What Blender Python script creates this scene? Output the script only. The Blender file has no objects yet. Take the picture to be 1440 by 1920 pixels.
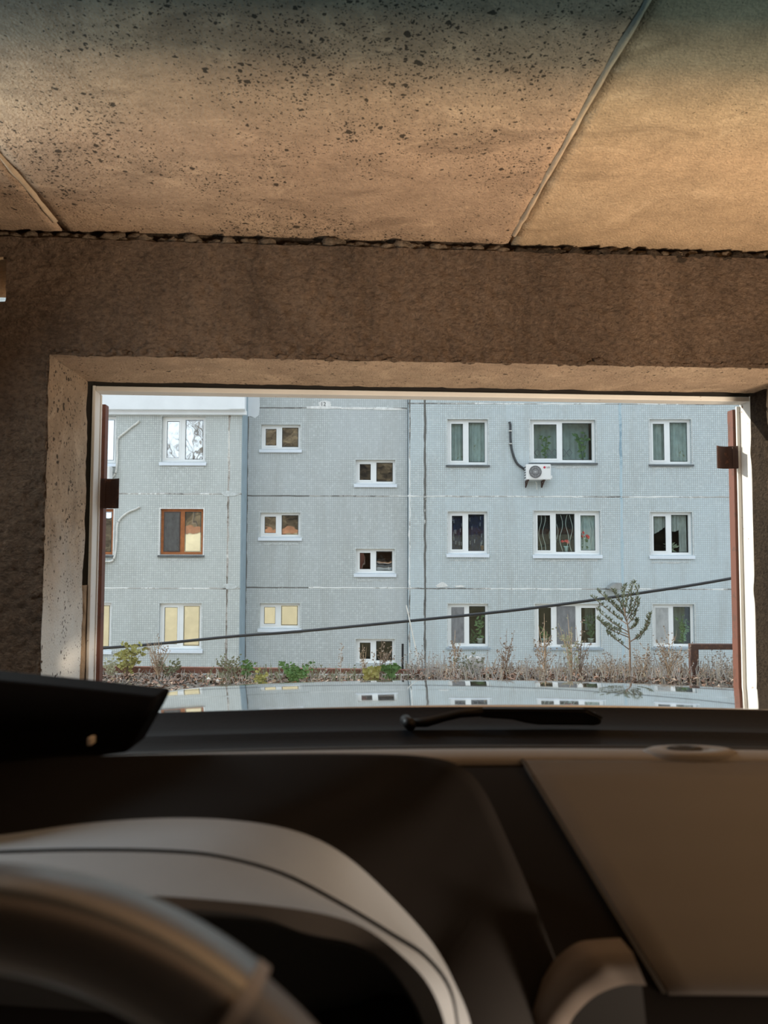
import bpy, bmesh, math, random
from mathutils import Vector, Matrix, noise
random.seed(7)
S = bpy.context.scene
COL = S.collection
# ------------------------------------------------------------------ camera
F = 1442.0
EZ = 1.35                                   # eye height above the garage floor
TH, RHO = math.radians(3.2), 0.003
_r, _f, _u = Vector((1, 0, 0)), Vector((0, math.cos(TH), math.sin(TH))), Vector((0, -math.sin(TH), math.cos(TH)))
CR = _r * math.cos(RHO) + _u * math.sin(RHO)
CU = -_r * math.sin(RHO) + _u * math.cos(RHO)
EYE = Vector((0, 0, EZ))
cam = bpy.data.cameras.new('camera')
cam.sensor_fit = 'HORIZONTAL'; cam.sensor_width = 36.0; cam.lens = 36.0 * F / 1440.0
cam.clip_start = 0.01; cam.clip_end = 400
cam.dof.use_dof = True; cam.dof.focus_distance = 7.0; cam.dof.aperture_fstop = 9.0
camo = bpy.data.objects.new('camera', cam); COL.objects.link(camo)
m3 = Matrix((CR, CU, -_f)).transposed()
camo.matrix_world = Matrix.Translation(EYE) @ m3.to_4x4()
S.camera = camo
# ------------------------------------------------------------------ light and exposure
vs = S.view_settings
vs.view_transform = 'Standard'; vs.look = 'None'; vs.gamma = 1.0; vs.use_curve_mapping = False
vs.exposure = 0.68
W = bpy.data.worlds.new('world'); S.world = W; W.use_nodes = True
bg = W.node_tree.nodes['Background']
bg.inputs[0].default_value = (0.80, 0.90, 1.0, 1); bg.inputs[1].default_value = 1.05
sun = bpy.data.lights.new('sun', 'SUN'); sun.energy = 3.4; sun.angle = math.radians(0.6); sun.color = (1.0, 0.91, 0.78)
suno = bpy.data.objects.new('sun', sun); COL.objects.link(suno)
TOSUN = Vector((-0.89, 0.30, 0.35)).normalized()
suno.rotation_euler = TOSUN.to_track_quat('Z', 'Y').to_euler()

# ------------------------------------------------------------------ helpers
def ray(px, py):
    return CR * ((px - 720) / F) - CU * ((py - 960) / F) + _f
def at_y(px, py, Y):
    d = ray(px, py); return EYE + d * (Y / d.y)
def at_z(px, py, z):
    d = ray(px, py); return EYE + d * ((z - EZ) / d.z)
GA = math.radians(3.7)                       # the garage stands turned against the house by this
GW, GN = Vector((math.cos(GA), math.sin(GA), 0)), Vector((-math.sin(GA), math.cos(GA), 0))
def G(gx, gy, z):
    return GW * gx + GN * gy + Vector((0, 0, z))

class MB:
    def __init__(s): s.v = []; s.f = []
    def add(s, vs_, fs):
        o = len(s.v); s.v += [tuple(v) for v in vs_]; s.f += [tuple(i + o for i in f) for f in fs]
        return s
    def box(s, x0, x1, y0, y1, z0, z1, fn=None):
        c = [(x, y, z) for x in (x0, x1) for y in (y0, y1) for z in (z0, z1)]
        if fn: c = [fn(*p) for p in c]
        return s.add(c, [(0, 1, 3, 2), (4, 6, 7, 5), (0, 4, 5, 1), (2, 3, 7, 6), (0, 2, 6, 4), (1, 5, 7, 3)])
    def loft(s, rows, close=False):
        n = len(rows[0]); o = len(s.v)
        for r in rows: s.v += [tuple(p) for p in r]
        for i in range(len(rows) - 1):
            for j in range(n if close else n - 1):
                k = (j + 1) % n
                s.f.append((o + i * n + j, o + i * n + k, o + (i + 1) * n + k, o + (i + 1) * n + j))
        return s
    def tube(s, pts, r, n=8, cap=True):
        pts = [Vector(p) for p in pts]; rows = []
        for i, p in enumerate(pts):
            t = (pts[min(i + 1, len(pts) - 1)] - pts[max(i - 1, 0)]).normalized()
            a = Vector((0, 0, 1)) if abs(t.z) < 0.9 else Vector((1, 0, 0))
            e1 = t.cross(a).normalized(); e2 = t.cross(e1)
            rr = r[i] if isinstance(r, (list, tuple)) else r
            rows.append([p + (e1 * math.cos(2 * math.pi * k / n) + e2 * math.sin(2 * math.pi * k / n)) * rr for k in range(n)])
        o = len(s.v); s.loft(rows, True)
        if cap:
            s.f.append(tuple(range(o, o + n))[::-1]); e = o + (len(rows) - 1) * n; s.f.append(tuple(range(e, e + n)))
        return s
    def prism(s, poly, dvec):
        n = len(poly); d = Vector(dvec)
        p = [Vector(q) for q in poly]
        return s.add(p + [q + d for q in p], [tuple(range(n)), tuple(range(2 * n - 1, n - 1, -1))] +
                     [(i, i + n, (i + 1) % n + n, (i + 1) % n) for i in range(n)])
    def build(s, name, mat, parent=None, smooth=False, bevel=0, seg=2, solid=0, merge=False):
        me = bpy.data.meshes.new(name); me.from_pydata(s.v, [], s.f); me.update()
        bm = bmesh.new(); bm.from_mesh(me)
        if merge: bmesh.ops.remove_doubles(bm, verts=bm.verts, dist=1e-5)
        bmesh.ops.recalc_face_normals(bm, faces=bm.faces); bm.to_mesh(me); bm.free()
        me.materials.append(M[mat] if isinstance(mat, str) else mat)
        if smooth: me.polygons.foreach_set('use_smooth', [True] * len(me.polygons))
        o = bpy.data.objects.new(name, me); COL.objects.link(o)
        if parent is not None: hang(o, parent)
        if solid:
            md = o.modifiers.new('solid', 'SOLIDIFY'); md.thickness = solid; md.offset = -1
        if bevel:
            md = o.modifiers.new('bevel', 'BEVEL'); md.width = bevel; md.segments = seg; md.limit_method = 'ANGLE'; md.angle_limit = math.radians(40)
        return o

def world_of(o):
    m = Matrix.Translation(o.location) @ o.rotation_euler.to_matrix().to_4x4()
    return (world_of(o.parent) @ o.matrix_parent_inverse @ m) if o.parent else m
def hang(o, parent):
    o.parent = parent; o.matrix_parent_inverse = world_of(parent).inverted()
def tag(o, label=None, cat=None, group=None, kind=None):
    if label: o['label'] = label
    if cat: o['category'] = cat
    if group: o['group'] = group
    if kind: o['kind'] = kind
    return o
def empty(name, loc, label=None, cat=None, group=None, kind=None):
    o = bpy.data.objects.new(name, None); COL.objects.link(o); o.location = loc; o.empty_display_size = 0.1
    return tag(o, label, cat, group, kind)

# ------------------------------------------------------------------ materials
M = {}
class N:
    """small node-graph writer"""
    def __init__(s, name):
        s.m = bpy.data.materials.new(name); s.m.use_nodes = True; s.t = s.m.node_tree
        s.b = s.t.nodes['Principled BSDF']; s.out = s.t.nodes['Material Output']; M[name] = s.m
    def n(s, typ, **kw):
        d = s.t.nodes.new(typ)
        for k, v in kw.items(): setattr(d, k, v)
        return d
    def l(s, a, b): s.t.links.new(a, b)
    def pos(s, scale=(1, 1, 1), rot=(0, 0, 0), obj=False):
        if obj: src = s.n('ShaderNodeTexCoord').outputs['Object']
        else: src = s.n('ShaderNodeNewGeometry').outputs['Position']
        mp = s.n('ShaderNodeMapping'); mp.inputs['Scale'].default_value = scale; mp.inputs['Rotation'].default_value = rot
        s.l(src, mp.inputs[0]); return mp.outputs[0]
    def noise(s, vec, scale, detail=5, rough=0.6, dist=0):
        d = s.n('ShaderNodeTexNoise'); d.inputs['Scale'].default_value = scale; d.inputs['Detail'].default_value = detail
        d.inputs['Roughness'].default_value = rough; d.inputs['Distortion'].default_value = dist
        s.l(vec, d.inputs['Vector']); return d.outputs['Fac']
    def voro(s, vec, scale, rnd=1, feat='F1'):
        d = s.n('ShaderNodeTexVoronoi'); d.feature = feat; d.inputs['Scale'].default_value = scale; d.inputs['Randomness'].default_value = rnd
        s.l(vec, d.inputs['Vector']); return d.outputs['Distance']
    def ramp(s, fac, stops, interp='LINEAR'):
        d = s.n('ShaderNodeValToRGB'); d.color_ramp.interpolation = interp; e = d.color_ramp.elements
        while len(e) < len(stops): e.new(0.5)
        for i, (p, c) in enumerate(stops):
            e[i].position = p; e[i].color = (c, c, c, 1) if isinstance(c, (int, float)) else (*c, 1)
        s.l(fac, d.inputs[0]); return d.outputs[0]
    def mix(s, fac, a, b, mode='MIX'):
        d = s.n('ShaderNodeMix'); d.data_type = 'RGBA'; d.blend_type = mode
        for sock, v in ((d.inputs['Factor'], fac), (d.inputs['A'], a), (d.inputs['B'], b)):
            if isinstance(v, (int, float)): sock.default_value = v
            elif isinstance(v, tuple): sock.default_value = (*v, 1)
            else: s.l(v, sock)
        return d.outputs['Result']
    def math(s, op, a, b=0.0, clamp=False):
        d = s.n('ShaderNodeMath'); d.operation = op; d.use_clamp = clamp
        for i, v in enumerate((a, b)):
            if isinstance(v, (int, float)): d.inputs[i].default_value = v
            else: s.l(v, d.inputs[i])
        return d.outputs[0]
    def bump(s, h, strength=0.5, dist=0.01, prev=None):
        d = s.n('ShaderNodeBump'); d.inputs['Strength'].default_value = strength; d.inputs['Distance'].default_value = dist
        s.l(h, d.inputs['Height'])
        if prev: s.l(prev, d.inputs['Normal'])
        return d.outputs[0]
    def set(s, col=None, rough=0.8, metal=0, normal=None, spec=None):
        def put(k, v):
            if v is None: return
            i = s.b.inputs[k]
            if isinstance(v, (int, float)): i.default_value = v
            elif isinstance(v, tuple): i.default_value = (*v, 1)
            else: s.l(v, i)
        put('Base Color', col); put('Roughness', rough); put('Metallic', metal); put('Specular IOR Level', spec)
        if normal: s.l(normal, s.b.inputs['Normal'])
        return s.m

def plain(name, col, rough=0.6, metal=0, var=0.12, scale=6, bump=0.0, spec=None, obj=False):
    k = N(name); p = k.pos(obj=obj)
    f = k.noise(p, scale, 4)
    dk = tuple(c * (1 - var) for c in col); lt = tuple(min(1, c * (1 + var)) for c in col)
    c = k.ramp(f, [(0.3, dk), (0.7, lt)])
    nm = k.bump(k.noise(p, scale * 12, 4), bump, 0.004) if bump else None
    return k.set(c, rough, metal, nm, spec)

# cast concrete with pits: ceiling slabs and reveals
def pitted(name, a, b, c, pit=0.5, pscale=70, white=False):
    k = N(name); p = k.pos()
    big = k.noise(p, 1.6, 5, 0.6, 0.4); mid = k.noise(p, 9, 6, 0.65)
    col = k.ramp(big, [(0.30, a), (0.52, b), (0.72, c)])
    col = k.mix(k.ramp(mid, [(0.40, 0.0), (0.68, 0.55)]), col, tuple(x * 0.58 for x in b))
    col = k.mix(k.ramp(k.noise(p, 60, 5, 0.75), [(0.42, 0.0), (0.66, 0.40)]), col, tuple(x * 0.55 for x in a))
    col = k.mix(k.ramp(k.noise(k.pos((1, 1, 1), (0, 0, 0.5)), 4.5, 6, 0.7, 1.2), [(0.56, 0.0), (0.66, 0.45)]), col, tuple(min(1, x * 1.22) for x in c))
    stain = k.noise(k.pos((0.8, 2.2, 1)), 2.3, 6, 0.7, 0.8)
    col = k.mix(k.ramp(stain, [(0.55, 0.0), (0.66, 0.5)]), col, tuple(x * 0.5 for x in a))
    if white:                                  # sky light painted as a whitish tone over the jamb's lower half
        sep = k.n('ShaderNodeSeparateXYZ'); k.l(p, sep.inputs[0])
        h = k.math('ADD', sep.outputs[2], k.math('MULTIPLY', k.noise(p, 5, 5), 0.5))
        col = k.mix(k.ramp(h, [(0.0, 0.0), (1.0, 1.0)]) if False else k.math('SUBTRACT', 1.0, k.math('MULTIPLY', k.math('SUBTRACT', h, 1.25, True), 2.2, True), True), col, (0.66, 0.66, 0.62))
    dens = k.noise(p, 2.2, 3)
    thr = k.math('MULTIPLY', k.ramp(dens, [(0.36, 0.35), (0.60, 1.0)]), pit)
    wob = k.n('ShaderNodeVectorMath'); wob.operation = 'ADD'
    nz = k.n('ShaderNodeTexNoise'); nz.inputs['Scale'].default_value = 60; k.l(p, nz.inputs['Vector'])
    sc = k.n('ShaderNodeVectorMath'); sc.operation = 'SCALE'; sc.inputs['Scale'].default_value = 0.02
    k.l(nz.outputs['Color'], sc.inputs[0]); k.l(p, wob.inputs[0]); k.l(sc.outputs[0], wob.inputs[1])
    def cells(scale, keep, size):
        d = k.n('ShaderNodeTexVoronoi'); d.inputs['Scale'].default_value = scale; k.l(wob.outputs[0], d.inputs['Vector'])
        sp = k.n('ShaderNodeSeparateColor'); k.l(d.outputs['Color'], sp.inputs[0])
        r = k.math('MULTIPLY', k.math('MULTIPLY', k.math('SUBTRACT', sp.outputs[0], keep, True), size / (1 - keep)), thr)
        return k.math('LESS_THAN', d.outputs['Distance'], r)
    m1 = k.math('MAXIMUM', cells(pscale * 1.9, 0.35, 0.45), cells(pscale * 0.9, 0.5, 0.42))
    m2 = cells(pscale * 0.36, 0.76, 0.30)
    pits = k.math('MAXIMUM', m1, m2)
    col = k.mix(k.math('MULTIPLY', pits, 0.88), col, (0.035, 0.028, 0.02))
    h = k.math('SUBTRACT', k.math('MULTIPLY', k.noise(p, 130, 4), 0.5), k.math('MULTIPLY', pits, 1.0))
    k.set(col, 0.92, 0, k.bump(h, 0.9, 0.010), 0.2)
pitted('slab_concrete', (0.42, 0.285, 0.19), (0.56, 0.39, 0.26), (0.64, 0.455, 0.30), 1.2, 95)
pitted('slab_smooth', (0.53, 0.37, 0.225), (0.62, 0.44, 0.27), (0.64, 0.47, 0.30), 0.55, 110)
pitted('reveal_concrete', (0.45, 0.32, 0.22), (0.51, 0.37, 0.255), (0.56, 0.42, 0.29), 0.75, 60)
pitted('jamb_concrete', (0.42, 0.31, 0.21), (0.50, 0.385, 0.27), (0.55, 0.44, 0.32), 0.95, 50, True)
def plaster(name, a, b):
    k = N(name); p = k.pos()
    big = k.noise(p, 1.9, 6, 0.65, 0.6)
    col = k.ramp(big, [(0.3, a), (0.7, b)])
    st = k.noise(k.pos((2.6, 2.6, 0.7)), 2.0, 5, 0.6)
    col = k.mix(k.ramp(st, [(0.5, 0.0), (0.72, 0.55)]), col, tuple(x * 0.6 for x in a))
    v = k.noise(p, 34, 6, 0.7, 0.4)
    col = k.mix(k.ramp(v, [(0.30, 0.55), (0.5, 0.0)]), col, tuple(x * 0.45 for x in a))
    v2 = k.noise(k.pos((1, 1, 1.5)), 62, 6, 0.72, 0.5)
    col = k.mix(k.ramp(v2, [(0.36, 0.6), (0.50, 0.0)]), col, tuple(x * 0.40 for x in a))  # relief shading put into the colour: hollows darkened, ridges lightened
    col = k.mix(k.ramp(v2, [(0.54, 0.0), (0.70, 0.5)]), col, tuple(min(1, x * 1.35) for x in b))
    h = k.math('ADD', v, v2)
    k.set(col, 0.95, 0, k.bump(h, 1.0, 0.035), 0.15)
plaster('rough_plaster', (0.148, 0.103, 0.073), (0.275, 0.19, 0.13))
plaster('mortar', (0.20, 0.15, 0.105), (0.44, 0.34, 0.24))
plaster('dark_shade_mortar', (0.055, 0.040, 0.028), (0.12, 0.088, 0.06))
plain('joint_bead', (0.56, 0.42, 0.28), 0.9, 0, 0.2, 12, 0.8)
plain('garage_floor', (0.30, 0.26, 0.21), 0.9, 0, 0.2, 3, 0.4)
plain('cream_render', (0.76, 0.66, 0.44), 0.9, 0, 0.12, 1.5, 0.3)
plain('rusty_edge', (0.36, 0.17, 0.09), 0.8, 0, 0.3, 3, 0.3)
# steel
def painted(name, col, rust, amount, rough=0.55):
    k = N(name); p = k.pos()
    c = k.mix(k.ramp(k.noise(p, 4, 4), [(0.3, 0.0), (0.7, 1.0)]), tuple(x * 0.88 for x in col), col)
    r = k.noise(p, 22, 6, 0.7)
    c = k.mix(k.ramp(r, [(1 - amount - 0.04, 0.0), (1 - amount, 1.0)]), c, rust)
    k.set(c, rough, 0, k.bump(r, 0.25, 0.003), 0.4)
painted('gate_white', (0.74, 0.73, 0.69), (0.20, 0.10, 0.06), 0.30)
painted('gate_brown', (0.15, 0.056, 0.036), (0.10, 0.045, 0.03), 0.40, 0.6)
painted('dark_rust', (0.055, 0.026, 0.018), (0.12, 0.05, 0.03), 0.42, 0.7)
painted('railing_brown', (0.075, 0.04, 0.032), (0.12, 0.06, 0.04), 0.42, 0.6)
painted('beam_brown', (0.19, 0.085, 0.06), (0.10, 0.05, 0.035), 0.42, 0.7)
plain('foam_filler', (0.33, 0.23, 0.14), 0.95, 0, 0.35, 18, 1.0)
plain('black_gap', (0.012, 0.009, 0.007), 0.95)

# facade: small ceramic mosaic in big panels
def mosaic(name, a, b, blue):
    k = N(name); p = k.pos()
    sep = k.n('ShaderNodeSeparateXYZ'); k.l(p, sep.inputs[0])
    cmb = k.n('ShaderNodeCombineXYZ'); k.l(k.math('ADD', sep.outputs[0], sep.outputs[1]), cmb.inputs[0]); k.l(sep.outputs[2], cmb.inputs[1])
    br = k.n('ShaderNodeTexBrick'); br.offset = 0.0; br.squash = 1.0
    br.inputs['Scale'].default_value = 1.0; br.inputs['Brick Width'].default_value = 0.062; br.inputs['Row Height'].default_value = 0.062
    br.inputs['Mortar Size'].default_value = 0.008; br.inputs['Mortar Smooth'].default_value = 0.2; br.inputs['Bias'].default_value = 0.0
    br.inputs['Color1'].default_value = (*a, 1); br.inputs['Color2'].default_value = (*b, 1)
    br.inputs['Mortar'].default_value = (0.36, 0.39, 0.39, 1); k.l(cmb.outputs[0], br.inputs['Vector'])
    wn = k.n('ShaderNodeTexWhiteNoise'); wn.noise_dimensions = '2D'
    sn = k.n('ShaderNodeVectorMath'); sn.operation = 'SNAP'; sn.inputs[1].default_value = (0.062, 0.062, 1)
    k.l(cmb.outputs[0], sn.inputs[0]); k.l(sn.outputs[0], wn.inputs['Vector'])
    c = k.mix(k.ramp(wn.outputs['Value'], [(0.0, 0.30), (0.25, 0.0)]), br.outputs['Color'], (0.40, 0.43, 0.43))
    c = k.mix(k.ramp(wn.outputs['Value'], [(0.80, 0.0), (1.0, 0.35)]), c, (0.66, 0.70, 0.70))
    big = k.noise(p, 0.35, 4, 0.6, 0.5)
    c = k.mix(k.ramp(big, [(0.38, 0.0), (0.66, 0.5)]), c, blue)
    dirt = k.noise(k.pos((1.8, 1.8, 0.16)), 1.5, 6, 0.68)
    c = k.mix(k.ramp(dirt, [(0.50, 0.0), (0.78, 0.5)]), c, (0.36, 0.365, 0.35))
    k.set(c, 0.55, 0, k.bump(k.math('SUBTRACT', 1.0, br.outputs['Fac']), 0.35, 0.006), 0.35)
mosaic('mosaic_grey', (0.60, 0.625, 0.61), (0.53, 0.56, 0.55), (0.56, 0.60, 0.60))
mosaic('mosaic_blue', (0.59, 0.65, 0.675), (0.53, 0.595, 0.625), (0.55, 0.64, 0.69))
mosaic('mosaic_stair', (0.57, 0.60, 0.605), (0.51, 0.54, 0.55), (0.53, 0.57, 0.60))
plain('side_paint', (0.33, 0.41, 0.46), 0.7, 0, 0.12, 2)
def joint(name, base, light, dark, lo, hi):
    k = N(name); p = k.pos()
    n1 = k.noise(k.pos((0.5, 0.5, 0.5)), 1.1, 3, 0.6); n2 = k.noise(p, 9, 6, 0.7)
    f = k.math('ADD', k.math('MULTIPLY', n1, 0.7), k.math('MULTIPLY', n2, 0.3))
    c = k.ramp(f, [(lo - 0.03, dark), (lo + 0.02, base), (hi, base), (hi + 0.03, light)])
    k.set(c, 0.9, 0, k.bump(n2, 0.5, 0.01), 0.2)
joint('joint_pale', (0.47, 0.46, 0.44), (0.80, 0.81, 0.80), (0.17, 0.165, 0.155), 0.455, 0.515)
joint('joint_brown', (0.43, 0.40, 0.37), (0.66, 0.65, 0.62), (0.20, 0.175, 0.15), 0.47, 0.53)
joint('joint_dark', (0.15, 0.145, 0.135), (0.55, 0.55, 0.53), (0.09, 0.085, 0.08), 0.38, 0.62)
joint('joint_blue', (0.45, 0.56, 0.62), (0.62, 0.70, 0.74), (0.27, 0.37, 0.44), 0.45, 0.58)
plain('white_paint', (0.80, 0.83, 0.86), 0.6, 0, 0.05, 1.5)
plain('patch_white', (0.74, 0.74, 0.73), 0.9, 0, 0.15, 9, 0.5)
plain('patch_grey', (0.55, 0.58, 0.58), 0.9, 0, 0.18, 12, 0.3)
plain('frame_white', (0.84, 0.86, 0.87), 0.35, 0, 0.03, 3)
plain('sill_white', (0.74, 0.80, 0.88), 0.4, 0, 0.05, 3)
plain('sill_dark', (0.10, 0.11, 0.115), 0.5, 0, 0.3, 5)
plain('sill_blue', (0.34, 0.40, 0.46), 0.5, 0, 0.15, 5)
plain('frame_orange', (0.36, 0.115, 0.03), 0.45, 0, 0.25, 8)
plain('frame_dark_brown', (0.085, 0.05, 0.04), 0.5, 0, 0.2, 8)
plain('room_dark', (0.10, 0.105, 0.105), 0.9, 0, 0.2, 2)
plain('gasket', (0.03, 0.035, 0.035), 0.6)
def glass(name, refl, tint=(0.9, 0.95, 0.95), wav=0.012):
    k = N(name); k.t.nodes.remove(k.b)
    tr = k.n('ShaderNodeBsdfTransparent'); tr.inputs[0].default_value = (*tint, 1)
    gl = k.n('ShaderNodeBsdfGlossy'); gl.inputs['Roughness'].default_value = 0.02; gl.inputs[0].default_value = (0.95, 0.97, 0.97, 1)
    k.l(k.bump(k.noise(k.pos(), 1.6, 2), wav, 0.2), gl.inputs['Normal'])
    mx = k.n('ShaderNodeMixShader'); mx.inputs[0].default_value = refl
    k.l(tr.outputs[0], mx.inputs[1]); k.l(gl.outputs[0], mx.inputs[2]); k.l(mx.outputs[0], k.out.inputs[0])
glass('glass_clear', 0.028); glass('glass_mid', 0.09); glass('glass_mirror', 0.80, (0.5, 0.5, 0.5))
def sheer(name, col, alpha, rough=0.9):
    k = N(name); k.t.nodes.remove(k.b)
    tr = k.n('ShaderNodeBsdfTransparent'); df = k.n('ShaderNodeBsdfDiffuse'); df.inputs[0].default_value = (*col, 1)
    tl = k.n('ShaderNodeBsdfTranslucent'); tl.inputs[0].default_value = (*col, 1)
    ad = k.n('ShaderNodeMixShader'); ad.inputs[0].default_value = 0.3; k.l(df.outputs[0], ad.inputs[1]); k.l(tl.outputs[0], ad.inputs[2])
    mx = k.n('ShaderNodeMixShader'); k.l(tr.outputs[0], mx.inputs[1]); k.l(ad.outputs[0], mx.inputs[2])
    f = k.ramp(k.noise(k.pos((3, 3, 1.5)), 2.5, 5), [(0.3, alpha * 0.7), (0.7, min(1, alpha * 1.25))]); k.l(f, mx.inputs[0])
    k.l(mx.outputs[0], k.out.inputs[0])
sheer('tulle', (0.74, 0.82, 0.80), 0.95); sheer('tulle_white', (0.75, 0.74, 0.70), 0.85); sheer('tulle_dark', (0.05, 0.055, 0.06), 0.85)
sheer('lace_navy', (0.06, 0.07, 0.13), 0.8); sheer('mosquito_net', (0.36, 0.36, 0.37), 0.8); sheer('net_brown', (0.20, 0.195, 0.19), 0.8)
plain('lace_thread', (0.72, 0.72, 0.66), 0.8); plain('lace_grey', (0.35, 0.35, 0.38), 0.8)
sheer('net_pale', (0.62, 0.63, 0.63), 0.9)
plain('leaf_dark', (0.07, 0.14, 0.06), 0.6, 0, 0.35, 20); plain('leaf_mid', (0.16, 0.26, 0.10), 0.6, 0, 0.35, 20)
plain('leaf_pale', (0.42, 0.44, 0.32), 0.7, 0, 0.25, 20); plain('leaf_green', (0.11, 0.22, 0.075), 0.6, 0, 0.35, 20)
plain('leaf_yellow', (0.33, 0.33, 0.12), 0.7, 0, 0.35, 20); plain('leaf_olive', (0.22, 0.24, 0.16), 0.7, 0, 0.35, 25)
plain('leaf_orange', (0.50, 0.27, 0.09), 0.7, 0, 0.3, 20)
plain('dry_stem', (0.40, 0.30, 0.21), 0.8, 0, 0.25, 20); plain('brown_stem', (0.20, 0.14, 0.10), 0.8, 0, 0.25, 20); plain('seed_head', (0.35, 0.29, 0.24), 0.9, 0, 0.35, 30)
plain('straw', (0.47, 0.41, 0.33), 0.85, 0, 0.35, 6); plain('grey_straw', (0.42, 0.40, 0.38), 0.85, 0, 0.35, 6)
plain('pot_blue', (0.50, 0.68, 0.70), 0.5); plain('pot_white', (0.75, 0.72, 0.66), 0.5); plain('pot_teal', (0.09, 0.26, 0.34), 0.5); plain('pot_clay', (0.35, 0.18, 0.11), 0.7)
plain('petal_red', (0.70, 0.07, 0.06), 0.6, 0, 0.2, 30)
plain('plastic_white', (0.80, 0.80, 0.80), 0.4, 0, 0.04, 3); plain('grille_dark', (0.06, 0.06, 0.065), 0.5); plain('wire_grey', (0.45, 0.45, 0.46), 0.4)
plain('logo_red', (0.50, 0.03, 0.07), 0.5); plain('logo_grey', (0.10, 0.10, 0.11), 0.5)
plain('hose_black', (0.05, 0.055, 0.06), 0.6, 0, 0.3, 10); plain('cable_black', (0.018, 0.02, 0.024), 0.5); plain('conduit_pale', (0.66, 0.66, 0.63), 0.6, 0, 0.2, 6)
plain('pale_cloth', (0.60, 0.60, 0.60), 0.9, 0, 0.12, 12); plain('tin_grey', (0.33, 0.34, 0.34), 0.5, 0.3, 0.2, 8)
plain('pale_stone', (0.66, 0.63, 0.58), 0.9, 0, 0.15, 20, 0.6); plain('kerb_concrete', (0.55, 0.55, 0.52), 0.9, 0, 0.2, 7, 0.5)
def litter(name):
    k = N(name); oi = k.n('ShaderNodeNewGeometry')
    c = k.ramp(oi.outputs['Random Per Island'], [(0.0, (0.24, 0.145, 0.105)), (0.2, (0.31, 0.19, 0.14)), (0.4, (0.27, 0.20, 0.16)), (0.6, (0.18, 0.13, 0.105)),
                                                   (0.78, (0.38, 0.31, 0.25)), (0.9, (0.36, 0.18, 0.10)), (1.0, (0.24, 0.24, 0.16))])
    k.set(c, 0.85)
litter('leaf_litter')
def earth(name):
    k = N(name); p = k.pos(); n = k.noise(p, 3, 6, 0.7); n2 = k.noise(p, 40, 5, 0.7)
    c = k.ramp(n, [(0.3, (0.20, 0.17, 0.14)), (0.6, (0.36, 0.33, 0.29)), (0.75, (0.42, 0.40, 0.36))])
    c = k.mix(k.ramp(n2, [(0.35, 0.5), (0.55, 0.0)]), c, (0.14, 0.11, 0.09))
    k.set(c, 0.95, 0, k.bump(n2, 0.8, 0.03), 0.15)
earth('gravel_ground')
def hillside(name):
    k = N(name); p = k.pos(); n = k.noise(p, 0.25, 8, 0.7, 0.5); n2 = k.noise(k.pos((1, 1, 0.35)), 1.3, 8, 0.75)
    c = k.ramp(k.math('ADD', k.math('MULTIPLY', n, 0.5), k.math('MULTIPLY', n2, 0.5)), [(0.40, (0.015, 0.012, 0.009)), (0.5, (0.09, 0.066, 0.04)), (0.60, (0.22, 0.17, 0.105))])
    k.set(c, 0.95, 0, k.bump(n2, 1, 0.5), 0.1)
hillside('autumn_hill')
plain('bark', (0.16, 0.125, 0.09), 0.9, 0, 0.3, 4)
# car
k = N('car_paint'); p = k.pos()
k.set((0.80, 0.83, 0.84), 0.05, 0.86, k.bump(k.noise(p, 420, 3), 0.012, 0.002), 0.5); k.b.inputs['Coat Weight'].default_value = 1.0; k.b.inputs['Coat Roughness'].default_value = 0.02
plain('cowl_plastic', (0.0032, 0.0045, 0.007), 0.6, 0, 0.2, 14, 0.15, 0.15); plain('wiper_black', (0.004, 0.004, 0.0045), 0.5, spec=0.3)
plain('rubber_black', (0.006, 0.006, 0.006), 0.8)
def dashmat(name, col, rough, spec=0.4):
    k = N(name); p = k.pos(); n = k.noise(p, 900, 2)
    k.set(k.mix(k.noise(p, 40, 3), tuple(c * 0.9 for c in col), col), rough, 0, k.bump(n, 0.10, 0.0006), spec)
dashmat('dash_dark', (0.007, 0.006, 0.0056), 0.7, 0.10); dashmat('dash_lit_grey', (0.25, 0.285, 0.32), 0.6); dashmat('dash_brown', (0.050, 0.042, 0.036), 0.42, 0.7); dashmat('dash_roll', (0.20, 0.19, 0.18), 0.5)
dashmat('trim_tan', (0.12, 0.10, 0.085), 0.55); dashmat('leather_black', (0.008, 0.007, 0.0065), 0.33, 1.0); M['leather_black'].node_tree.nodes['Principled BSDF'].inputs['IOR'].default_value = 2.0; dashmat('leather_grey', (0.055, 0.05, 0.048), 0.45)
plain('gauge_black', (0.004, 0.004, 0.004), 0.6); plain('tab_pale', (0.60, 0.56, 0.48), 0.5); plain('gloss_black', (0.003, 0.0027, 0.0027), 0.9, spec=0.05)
plain('headlight', (0.55, 0.58, 0.60), 0.1, 0.5); plain('chrome', (0.7, 0.7, 0.7), 0.15, 1)
# windscreen: clear laminated glass with a blue-green sun band along its top edge
k = N('windscreen_glass'); k.t.nodes.remove(k.b)
sep = k.n('ShaderNodeSeparateXYZ'); k.l(k.pos(), sep.inputs[0])
band = k.math('MULTIPLY', k.math('SUBTRACT', sep.outputs[2], EZ + 0.185), 1 / 0.05, True)
tint = k.ramp(band, [(0.10, (0.96, 0.98, 0.97)), (0.36, (0.80, 0.88, 0.88)), (0.58, (0.30, 0.42, 0.50)), (0.80, (0.085, 0.17, 0.25)), (1.0, (0.05, 0.125, 0.20))])
tr = k.n('ShaderNodeBsdfTransparent'); k.l(tint, tr.inputs[0]); k.l(tr.outputs[0], k.out.inputs[0])

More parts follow.
